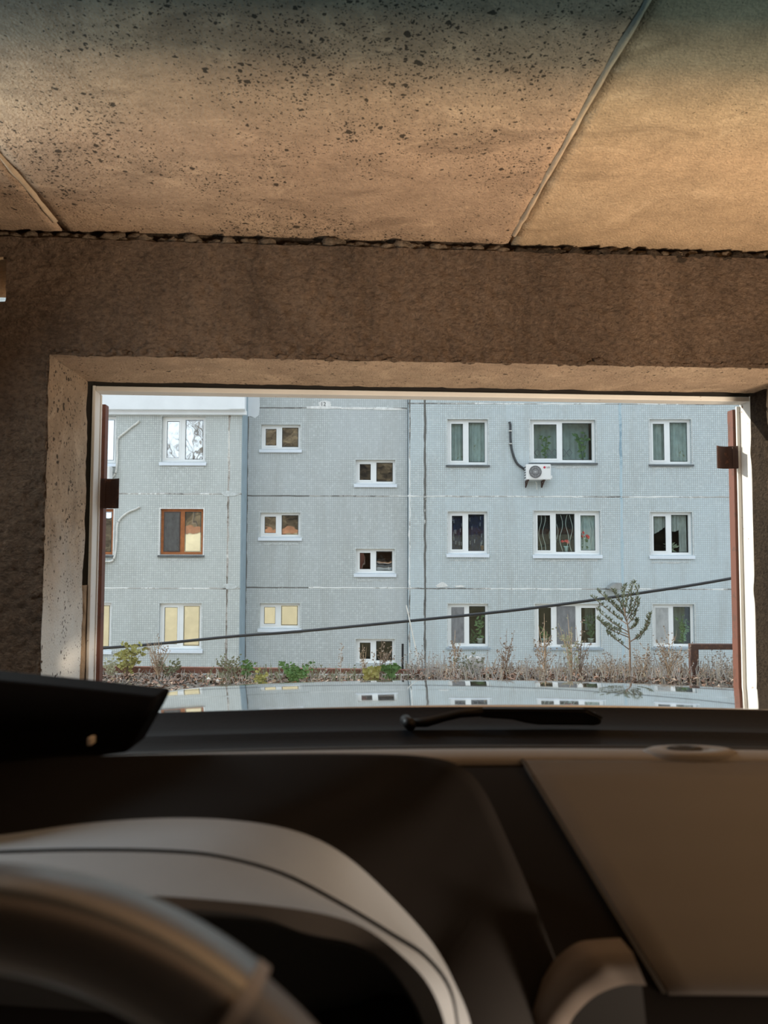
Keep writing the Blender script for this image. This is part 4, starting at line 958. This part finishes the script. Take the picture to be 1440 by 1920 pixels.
# ------------------------------------------------------------------ the car the picture is taken from
KX = 0.23                                      # its centre line
car = empty('car', (KX, 0.9, 0), 'silver-white car standing in the garage, its dark dashboard and bonnet in front', 'car')
def rel(x, y, z): return Vector((x, y, EZ + z))
def hoodz(x, y):
    u = y - 1.2
    z = -0.233 - 0.075 * u - 0.044 * u * u
    if y > 2.17: z -= 1.6 * (y - 2.17) ** 2
    t = abs(x - KX)
    z -= 0.038 * t * t + (2.5 * (t - 0.70) ** 2 if t > 0.70 else 0)
    return z
rows = []
for j in range(41):
    rows.append([])
    for i in range(61):
        x = KX - 0.82 + 1.64 * i / 60; t = (x - KX) / 0.82
        y0 = 1.205 - 0.06 * t * t; y1 = 2.38 - 0.10 * t * t
        y = y0 + (y1 - y0) * j / 40; rows[-1].append(rel(x, y, hoodz(x, y)))
MB().loft(rows).build('bonnet', 'car_paint', car, True, solid=0.01)
for s in (-1, 1):                              # wings and front end, seen mirrored in the house windows
    q = []
    for j in range(12):
        y = 1.1 + 1.25 * j / 11; x = KX + s * 0.825; z = hoodz(KX + s * 0.80, max(1.2, y)) - 0.006
        q.append([rel(x, y, z), rel(x + s * 0.04, y, z - 0.05), rel(x + s * 0.055, y, z - 0.25), rel(x + s * 0.05, y, z - 0.6)])
    MB().loft(q).build('wing', 'car_paint', car, True)
    MB().box(KX + s * 0.68 - 0.14, KX + s * 0.68 + 0.14, 2.30, 2.41, EZ - 0.66, EZ - 0.50).build('headlamp', 'headlight', car, bevel=0.03, seg=3)
MB().box(KX - 0.86, KX + 0.86, 2.25, 2.44, EZ - 1.12, EZ - 0.70).build('bumper', 'car_paint', car, bevel=0.05, seg=3)
MB().box(KX - 0.5, KX + 0.5, 2.30, 2.40, EZ - 0.68, EZ - 0.52).build('grille', 'grille_dark', car, bevel=0.02)
for z in (0.56, 0.60, 0.64): MB().box(KX - 0.48, KX + 0.48, 2.39, 2.42, EZ - z - 0.008, EZ - z + 0.008).build('grille_bar', 'chrome', car)
for s in (-1, 1):
    for yy in (1.75, -0.9):
        MB().tube([(KX + s * 0.60, yy, 0.30), (KX + s * 0.80, yy, 0.30)], 0.30, 28).build('wheel', 'rubber_black', car, True)
MB().box(KX - 0.80, KX + 0.80, 0.75, 2.25, 0.22, 0.60).build('engine_bay', 'rubber_black', car)
# scuttle below the glass
def arc(x, c): return c * ((x - KX) / 0.8) ** 2
xs = [KX - 0.80 + 1.6 * i / 40 for i in range(41)]
prof = [(1.205, -0.245), (1.200, -0.2325), (1.193, -0.2315), (1.185, -0.236), (1.13, -0.243), (1.10, -0.2465), (1.092, -0.2425), (1.085, -0.2425), (1.078, -0.248), (1.00, -0.2465), (0.965, -0.240), (0.94, -0.238)]
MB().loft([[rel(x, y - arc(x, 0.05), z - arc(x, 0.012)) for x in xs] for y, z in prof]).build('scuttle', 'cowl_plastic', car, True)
MB().loft([[rel(x, y - arc(x, 0.05), z - arc(x, 0.012)) for x in xs] for y, z in [(0.950, -0.232), (0.945, -0.2285), (0.935, -0.229), (0.93, -0.236)]]).build('glass_seal', 'rubber_black', car, True)
# wiper: arm and blade parked on the scuttle
WY = 1.09
def wp(px, py, y=WY): return at_y(px, py, y)
wip = MB().tube([wp(762, 1356), wp(800, 1354), wp(830, 1346), wp(862, 1338), wp(905, 1334)], [0.006, 0.007, 0.006, 0.006, 0.007], 8).build('wiper', 'wiper_black', car, True)
pl = [wp(900, 1331), wp(1000, 1330), wp(1098, 1332), wp(1122, 1341), wp(1129, 1349), wp(1128, 1358), wp(1115, 1361), wp(1010, 1360), wp(985, 1356), wp(960, 1350), wp(900, 1346)]
MB().prism(pl, (0, 0.022, 0)).build('blade_cover', 'wiper_black', wip, bevel=0.003)
MB().tube([wp(862, 1338, WY - 0.004), wp(905, 1330.5, WY - 0.004), wp(1100, 1331, WY - 0.004), wp(1129, 1346, WY - 0.004)], 0.0018, 6).build('blade_rib', 'cowl_plastic', wip)
MB().tube([wp(770, 1360, 1.07), wp(760, 1350, 1.10)], 0.008, 12).build('pivot_cap', 'wiper_black', wip, True)
# windscreen
rows = []
for j in range(13):
    t = j / 12; rows.append([rel(KX + (x - KX) * (1 - 0.16 * t), (0.945 - 0.835 * t) - arc(x, 0.05), -0.231 + 0.60 * t - arc(x, 0.012)) for x in xs])
ws = MB().loft(rows).build('windscreen', 'windscreen_glass', car, True)
for s, e in ((-1, 0), (1, -1)):
    MB().tube([r_[e] + Vector((s * 0.03, 0, 0)) for r_ in rows], 0.035, 8).build('windscreen_pillar', 'gloss_black', car, True)
MB().tube([p_ + Vector((0, -0.01, 0.02)) for p_ in rows[-1]], 0.03, 8).build('roof_header', 'dash_dark', car, True)
# dashboard: broad body with a rising front edge
dp = [(0.915, -0.262), (0.905, -0.245), (0.885, -0.230), (0.872, -0.2235), (0.858, -0.2215), (0.84, -0.2225), (0.80, -0.231), (0.75, -0.2525), (0.70, -0.279), (0.66, -0.306), (0.625, -0.335), (0.60, -0.365), (0.575, -0.42), (0.56, -0.50), (0.55, -0.62)]
xd = [KX - 0.74 + 1.48 * i / 60 for i in range(61)]
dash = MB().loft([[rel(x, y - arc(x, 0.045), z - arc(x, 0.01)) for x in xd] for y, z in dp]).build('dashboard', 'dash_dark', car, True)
def dsurf(t):
    """point (y, z) on the dashboard profile at parameter t in [0, len-1]"""
    i = min(int(t), len(dp) - 2); f = t - i; return dp[i][0] + (dp[i + 1][0] - dp[i][0]) * f, dp[i][1] + (dp[i + 1][1] - dp[i][1]) * f
# light grey edge roll along the front
MB().loft([[rel(x, y - arc(x, 0.045), z - arc(x, 0.01)) for x in [KX - 0.60 + 1.33 * i / 60 for i in range(61)]] for y, z in [(0.880, -0.2275), (0.874, -0.2155), (0.862, -0.2130), (0.846, -0.2140), (0.836, -0.2195), (0.836, -0.23)]]).build('edge_roll', 'dash_roll', dash, True)
# padded passenger panel with its slanting joint
def seam_px(py): return 975 + (1190 - 975) * (py - 1418) / (1785 - 1418)
rows = []; n = 30
for j in range(25):
    t = 5.1 + (10.35 - 5.1) * j / 24; y, z = dsurf(t); z += 0.006
    pyy = 960 - F * math.tan(math.atan2(z, y) - TH); xl = (seam_px(pyy) - 720) / F * y * 1.0
    rows.append([rel(xl + (KX + 0.72 - xl) * i / n, y - arc(max(xl, 0), 0) - arc(xl + (KX + 0.72 - xl) * i / n, 0.045), z - arc(xl + (KX + 0.72 - xl) * i / n, 0.01)) for i in range(n + 1)])
pan = MB().loft(rows).build('passenger_panel', 'dash_brown', dash, True, solid=0.012, bevel=0.003)
rows2 = []
for j in range(25):
    t = 5.1 + (10.35 - 5.1) * j / 24; y, z = dsurf(t); pyy = 960 - F * math.tan(math.atan2(z + 0.004, y) - TH); xl = (seam_px(pyy) - 720) / F * y
    rows2.append([rel(xl - 0.0045, y - arc(xl, 0.045), z + 0.0065), rel(xl - 0.0005, y - arc(xl, 0.045), z + 0.0065)])
MB().loft(rows2).build('panel_gap', 'gauge_black', dash)
# sensor bezel on the dash top, right
def dome(name, cx, cy, cz, rx, ry, h, mat, parent):
    q = [[rel(cx + rx * k1 * math.cos(a * 6.283 / 28), cy + ry * k1 * math.sin(a * 6.283 / 28), cz + hh) for a in range(28)] for k1, hh in ((1.0, 0), (0.93, h * 0.7), (0.8, h), (0.42, h), (0.38, h * 0.7), (0.0, h * 0.6))]
    return MB().loft(q, True).build(name, mat, parent, True)
bz = at_y(1290, 1412, 0.86); dome('sensor_bezel', bz.x, 0.855, bz.z - EZ - 0.003, 0.055, 0.022, 0.009, 'dash_roll', dash)
dome('sensor_lens', bz.x - 0.006, 0.855, bz.z - EZ + 0.003, 0.021, 0.009, 0.005, 'gauge_black', dash)
# instrument binnacle: each row is an edge of the moulding, from the brow to the dark opening
def edge(pts, Y, dz=0.0):
    if not isinstance(Y, (list, tuple)): Y = [Y] * len(pts)
    return smooth_path([at_y(x, y, yy) + Vector((0, 0, dz)) for (x, y), yy in zip(pts, Y)], 5)
A0 = [(-260, 1468), (60, 1424), (240, 1416), (470, 1413), (690, 1413), (800, 1419), (862, 1436), (905, 1478), (950, 1570), (1005, 1700), (1060, 1850), (1120, 2020)]
A1 = [(-260, 1476), (60, 1432), (240, 1422), (470, 1419), (680, 1419), (785, 1428), (842, 1448), (884, 1490), (926, 1580), (975, 1710), (1025, 1860), (1080, 2030)]
A2 = [(-260, 1520), (60, 1478), (240, 1470), (450, 1468), (620, 1474), (720, 1492), (790, 1525), (836, 1580), (880, 1660), (925, 1770), (970, 1890), (1010, 2040)]
B0 = [(-260, 1592), (0, 1566), (150, 1545), (300, 1534), (440, 1538), (560, 1560), (650, 1606), (740, 1688), (812, 1770), (852, 1842), (884, 1925), (900, 2050)]
B1 = [(-260, 1612), (0, 1576), (150, 1556), (300, 1546), (436, 1551), (548, 1574), (636, 1622), (720, 1700), (790, 1778), (832, 1850), (862, 1930), (876, 2050)]
C0 = [(-260, 1604), (0, 1594), (150, 1590), (300, 1592), (410, 1602), (530, 1634), (640, 1690), (740, 1750), (800, 1790), (845, 1850), (862, 1935), (872, 2055)]
yb = lambda *v: list(v)
ybrow = [0.70] * 6 + [0.69, 0.68, 0.66, 0.63, 0.61, 0.60]
rows = [edge(A0, [y + 0.05 for y in ybrow], -0.004), edge(A0, ybrow), edge(A1, [y - 0.006 for y in ybrow]), edge(A2, [y - 0.035 for y in ybrow]),
        edge(B0, [0.62] * 6 + [0.61, 0.60, 0.59, 0.57, 0.56, 0.55])]
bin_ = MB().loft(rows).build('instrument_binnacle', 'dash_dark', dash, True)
rows = [edge(B0, [0.62] * 6 + [0.61, 0.60, 0.59, 0.57, 0.56, 0.55]), edge(B1, [0.605] * 6 + [0.595, 0.585, 0.575, 0.56, 0.55, 0.54]), edge(C0, [0.555] * 6 + [0.55, 0.545, 0.54, 0.535, 0.53, 0.525])]
MB().loft(rows).build('binnacle_lip', 'dash_lit_grey', dash, True)  # light on this lip and the inner one is painted as grey
C1 = [(x - (4 if x > 500 else 0), y + 7) for x, y in C0]
yc = [0.555] * 6 + [0.55, 0.545, 0.54, 0.535, 0.53, 0.525]
MB().loft([edge(C0, yc), edge(C0, yc, -0.012), edge(C1, [y - 0.004 for y in yc], -0.012), edge(C1, [y - 0.004 for y in yc])]).build('binnacle_gap', 'gauge_black', dash)
D0 = [(-260, 1668), (0, 1672), (150, 1676), (300, 1680), (410, 1688), (500, 1697), (600, 1712), (680, 1738), (752, 1790), (806, 1850), (838, 1935), (850, 2055)]
D1 = [(-260, 1690), (0, 1694), (150, 1698), (300, 1702), (400, 1708), (490, 1720), (570, 1748), (660, 1768), (716, 1800), (764, 1856), (798, 1930), (815, 2055)]
yd = [0.50] * 6 + [0.505, 0.51, 0.515, 0.515, 0.515, 0.515]
MB().loft([edge(C1, [y - 0.004 for y in yc]), edge([((a[0] + b_[0]) / 2, (a[1] + b_[1]) / 2 - 3) for a, b_ in zip(C1, D0)], [(a + b_) / 2 for a, b_ in zip(yc, yd)]), edge(D0, yd)]).build('inner_lip', 'dash_lit_grey', dash, True)
MB().loft([edge(D0, yd), edge(D1, [y + 0.012 for y in yd])]).build('inner_bevel', 'dash_brown', dash, True)
cav = edge(D1, [y + 0.012 for y in yd]); MB().loft([cav, [p_ + Vector((0, 0.09, -0.05)) for p_ in cav], [p_ + Vector((0, 0.10, -0.40)) for p_ in cav]]).build('instrument_cavity', 'gauge_black', dash, True)
# centre vent surround
o_ = [(1186, 1786), (1140, 1789), (1100, 1796), (1062, 1824), (1022, 1866), (992, 1910), (968, 1970), (955, 2040)]
i_ = [(1212, 1848), (1180, 1846), (1150, 1852), (1115, 1868), (1088, 1892), (1068, 1920), (1050, 1975), (1040, 2040)]
oo, ii = edge(o_, 0.585), edge(i_, 0.575)
vs_ = MB().loft([[p_ + Vector((0, 0.03, -0.004)) for p_ in oo], oo, ii, [p_ + Vector((0, 0.03, 0.0)) for p_ in ii]]).build('vent_surround', 'trim_tan', dash, True)
ii2 = [p_ + Vector((0, 0.012, 0)) for p_ in ii]
MB().loft([ii2, [p_ + Vector((0.02, 0.0, -0.2)) for p_ in ii2]]).build('vent_cavity', 'gauge_black', dash)
# black trim in the left corner of the dash
pl = [at_y(x, y, yy) for x, y, yy in ((-260, 1248, 0.70), (0, 1276, 0.72), (150, 1291, 0.73), (296, 1307, 0.74), (282, 1335, 0.735), (258, 1378, 0.73), (238, 1412, 0.725), (100, 1430, 0.71), (-260, 1450, 0.70))]
ct = MB().prism(pl, (0.0, 0.05, 0)).build('corner_trim', 'gloss_black', dash, bevel=0.004)
pm = at_y(175, 1386, 0.715); MB().box(pm.x - 0.0022, pm.x + 0.0022, 0.705, 0.716, pm.z - 0.0035, pm.z + 0.0035).build('corner_tab', 'tab_pale', dash, bevel=0.001)
# steering wheel
C = rel(-0.152, 0.25, -0.300); tilt = 1.385; e1 = Vector((1, 0, 0)); e2 = Vector((0, math.cos(tilt), math.sin(tilt))); e3 = e1.cross(e2)
R0, r0 = 0.175, 0.0155
def ringpt(a, R_=R0): return C + e1 * R_ * math.cos(a) + e2 * R_ * math.sin(a)
def arc_tube(a0, a1, rad, n, mat, name, parent, flat=1.0):
    q = []
    for i in range(n + 1):
        a = a0 + (a1 - a0) * i / n; c = ringpt(a); d = (c - C).normalized(); nn = d.cross(e1 * -math.sin(a) + e2 * math.cos(a))
        sq = lambda v: math.copysign(abs(v) ** 0.6, v)
        q.append([c + d * rad * sq(math.cos(2 * math.pi * k_ / 24)) + nn * rad * flat * sq(math.sin(2 * math.pi * k_ / 24)) for k_ in range(24)])
    m = MB().loft(q, True); return m.build(name, mat, parent, True)
wheel = arc_tube(math.radians(55), math.radians(125), r0, 60, 'leather_black', 'steering_wheel', car, 1.25)
arc_tube(math.radians(-50), math.radians(55), r0 * 0.86, 40, 'leather_grey', 'thumb_grip', wheel, 1.2); arc_tube(math.radians(125), math.radians(230), r0 * 0.86, 40, 'leather_grey', 'thumb_grip', wheel, 1.2)
arc_tube(math.radians(230), math.radians(310), r0, 40, 'leather_black', 'lower_rim', wheel, 1.25)
arc_tube(math.radians(54.2), math.radians(55.8), r0 * 1.03, 4, 'trim_tan', 'rim_joint', wheel, 1.25)
q = []
for k1, dpt in ((0.0, -0.035), (0.45, -0.033), (0.8, -0.022), (1.0, 0.0), (0.95, 0.03)):
    q.append([C + (e1 * 0.085 * math.cos(a * 6.283 / 32) + e2 * 0.065 * math.sin(a * 6.283 / 32)) * k1 - e3 * -dpt * -1 for a in range(32)])
MB().loft(q, True).build('airbag_cover', 'leather_black', wheel, True)
for a in (8, 172, 270):
    a = math.radians(a); d = e1 * math.cos(a) + e2 * math.sin(a); t_ = e1 * -math.sin(a) + e2 * math.cos(a)
    MB().prism([C + d * 0.07 + t_ * 0.028, C + d * 0.172 + t_ * 0.018, C + d * 0.172 - t_ * 0.018, C + d * 0.07 - t_ * 0.028], e3 * 0.012).build('spoke', 'leather_grey', wheel, bevel=0.004)

# ------------------------------------------------------------------ fill lamps added, unseen, to brighten ceiling and dashboard
def fill_lamp(loc, aim, power, color, label, size=0.35):
    root = empty('fill_lamp', Vector((loc.x, loc.y, 0)), label, 'lamp')
    d = (aim - loc).normalized(); qt = d.to_track_quat('-Z', 'Y'); mt = Matrix.Translation(loc) @ qt.to_matrix().to_4x4()
    f = lambda x, y, z: mt @ Vector((x, y, z))
    h = size / 2 + 0.03
    b = MB(); b.box(-h, h, -h, h, 0.02, 0.08, f)
    for s in (-1, 1): b.box(s * h - 0.01, s * h + 0.01, -h, h, -0.03, 0.08, f); b.box(-h, h, s * h - 0.01, s * h + 0.01, -0.03, 0.08, f)
    b.build('housing', 'frame_dark_brown', root)
    st = MB(); base = Vector((loc.x, loc.y, 0.0))
    st.tube([base + Vector((0, 0, 0.02)), f(0, 0, 0.06)], 0.014, 8)
    for k_ in range(3): st.tube([base + Vector((0, 0, min(0.25, loc.z * 0.6))), base + Vector((0.3 * math.cos(k_ * 2.09), 0.3 * math.sin(k_ * 2.09), 0.01))], 0.01, 6)
    st.build('stand', 'frame_dark_brown', root)
    L = bpy.data.lights.new('fill_lamp_light', 'AREA'); L.shape = 'SQUARE'; L.size = size; L.energy = power; L.color = color
    lo = bpy.data.objects.new('fill_lamp_light', L); COL.objects.link(lo); lo.matrix_world = Matrix.Translation(f(0, 0, 0.012)) @ qt.to_matrix().to_4x4(); hang(lo, root)
    lo.matrix_parent_inverse = Matrix.Translation(-Vector((loc.x, loc.y, 0)))
    return root
fill_lamp(G(2.35, -0.2, 0.55), G(1.0, 2.2, CZ), 105, (1.0, 0.79, 0.61), 'added fill lamp on the floor shining at the ceiling, right of the car')
fill_lamp(G(-1.75, 2.0, 2.15), G(-0.15, 0.55, 1.1), 26, (0.84, 0.94, 1.0), 'added cool fill lamp on a tall stand beside the left wing of the car', 0.4)
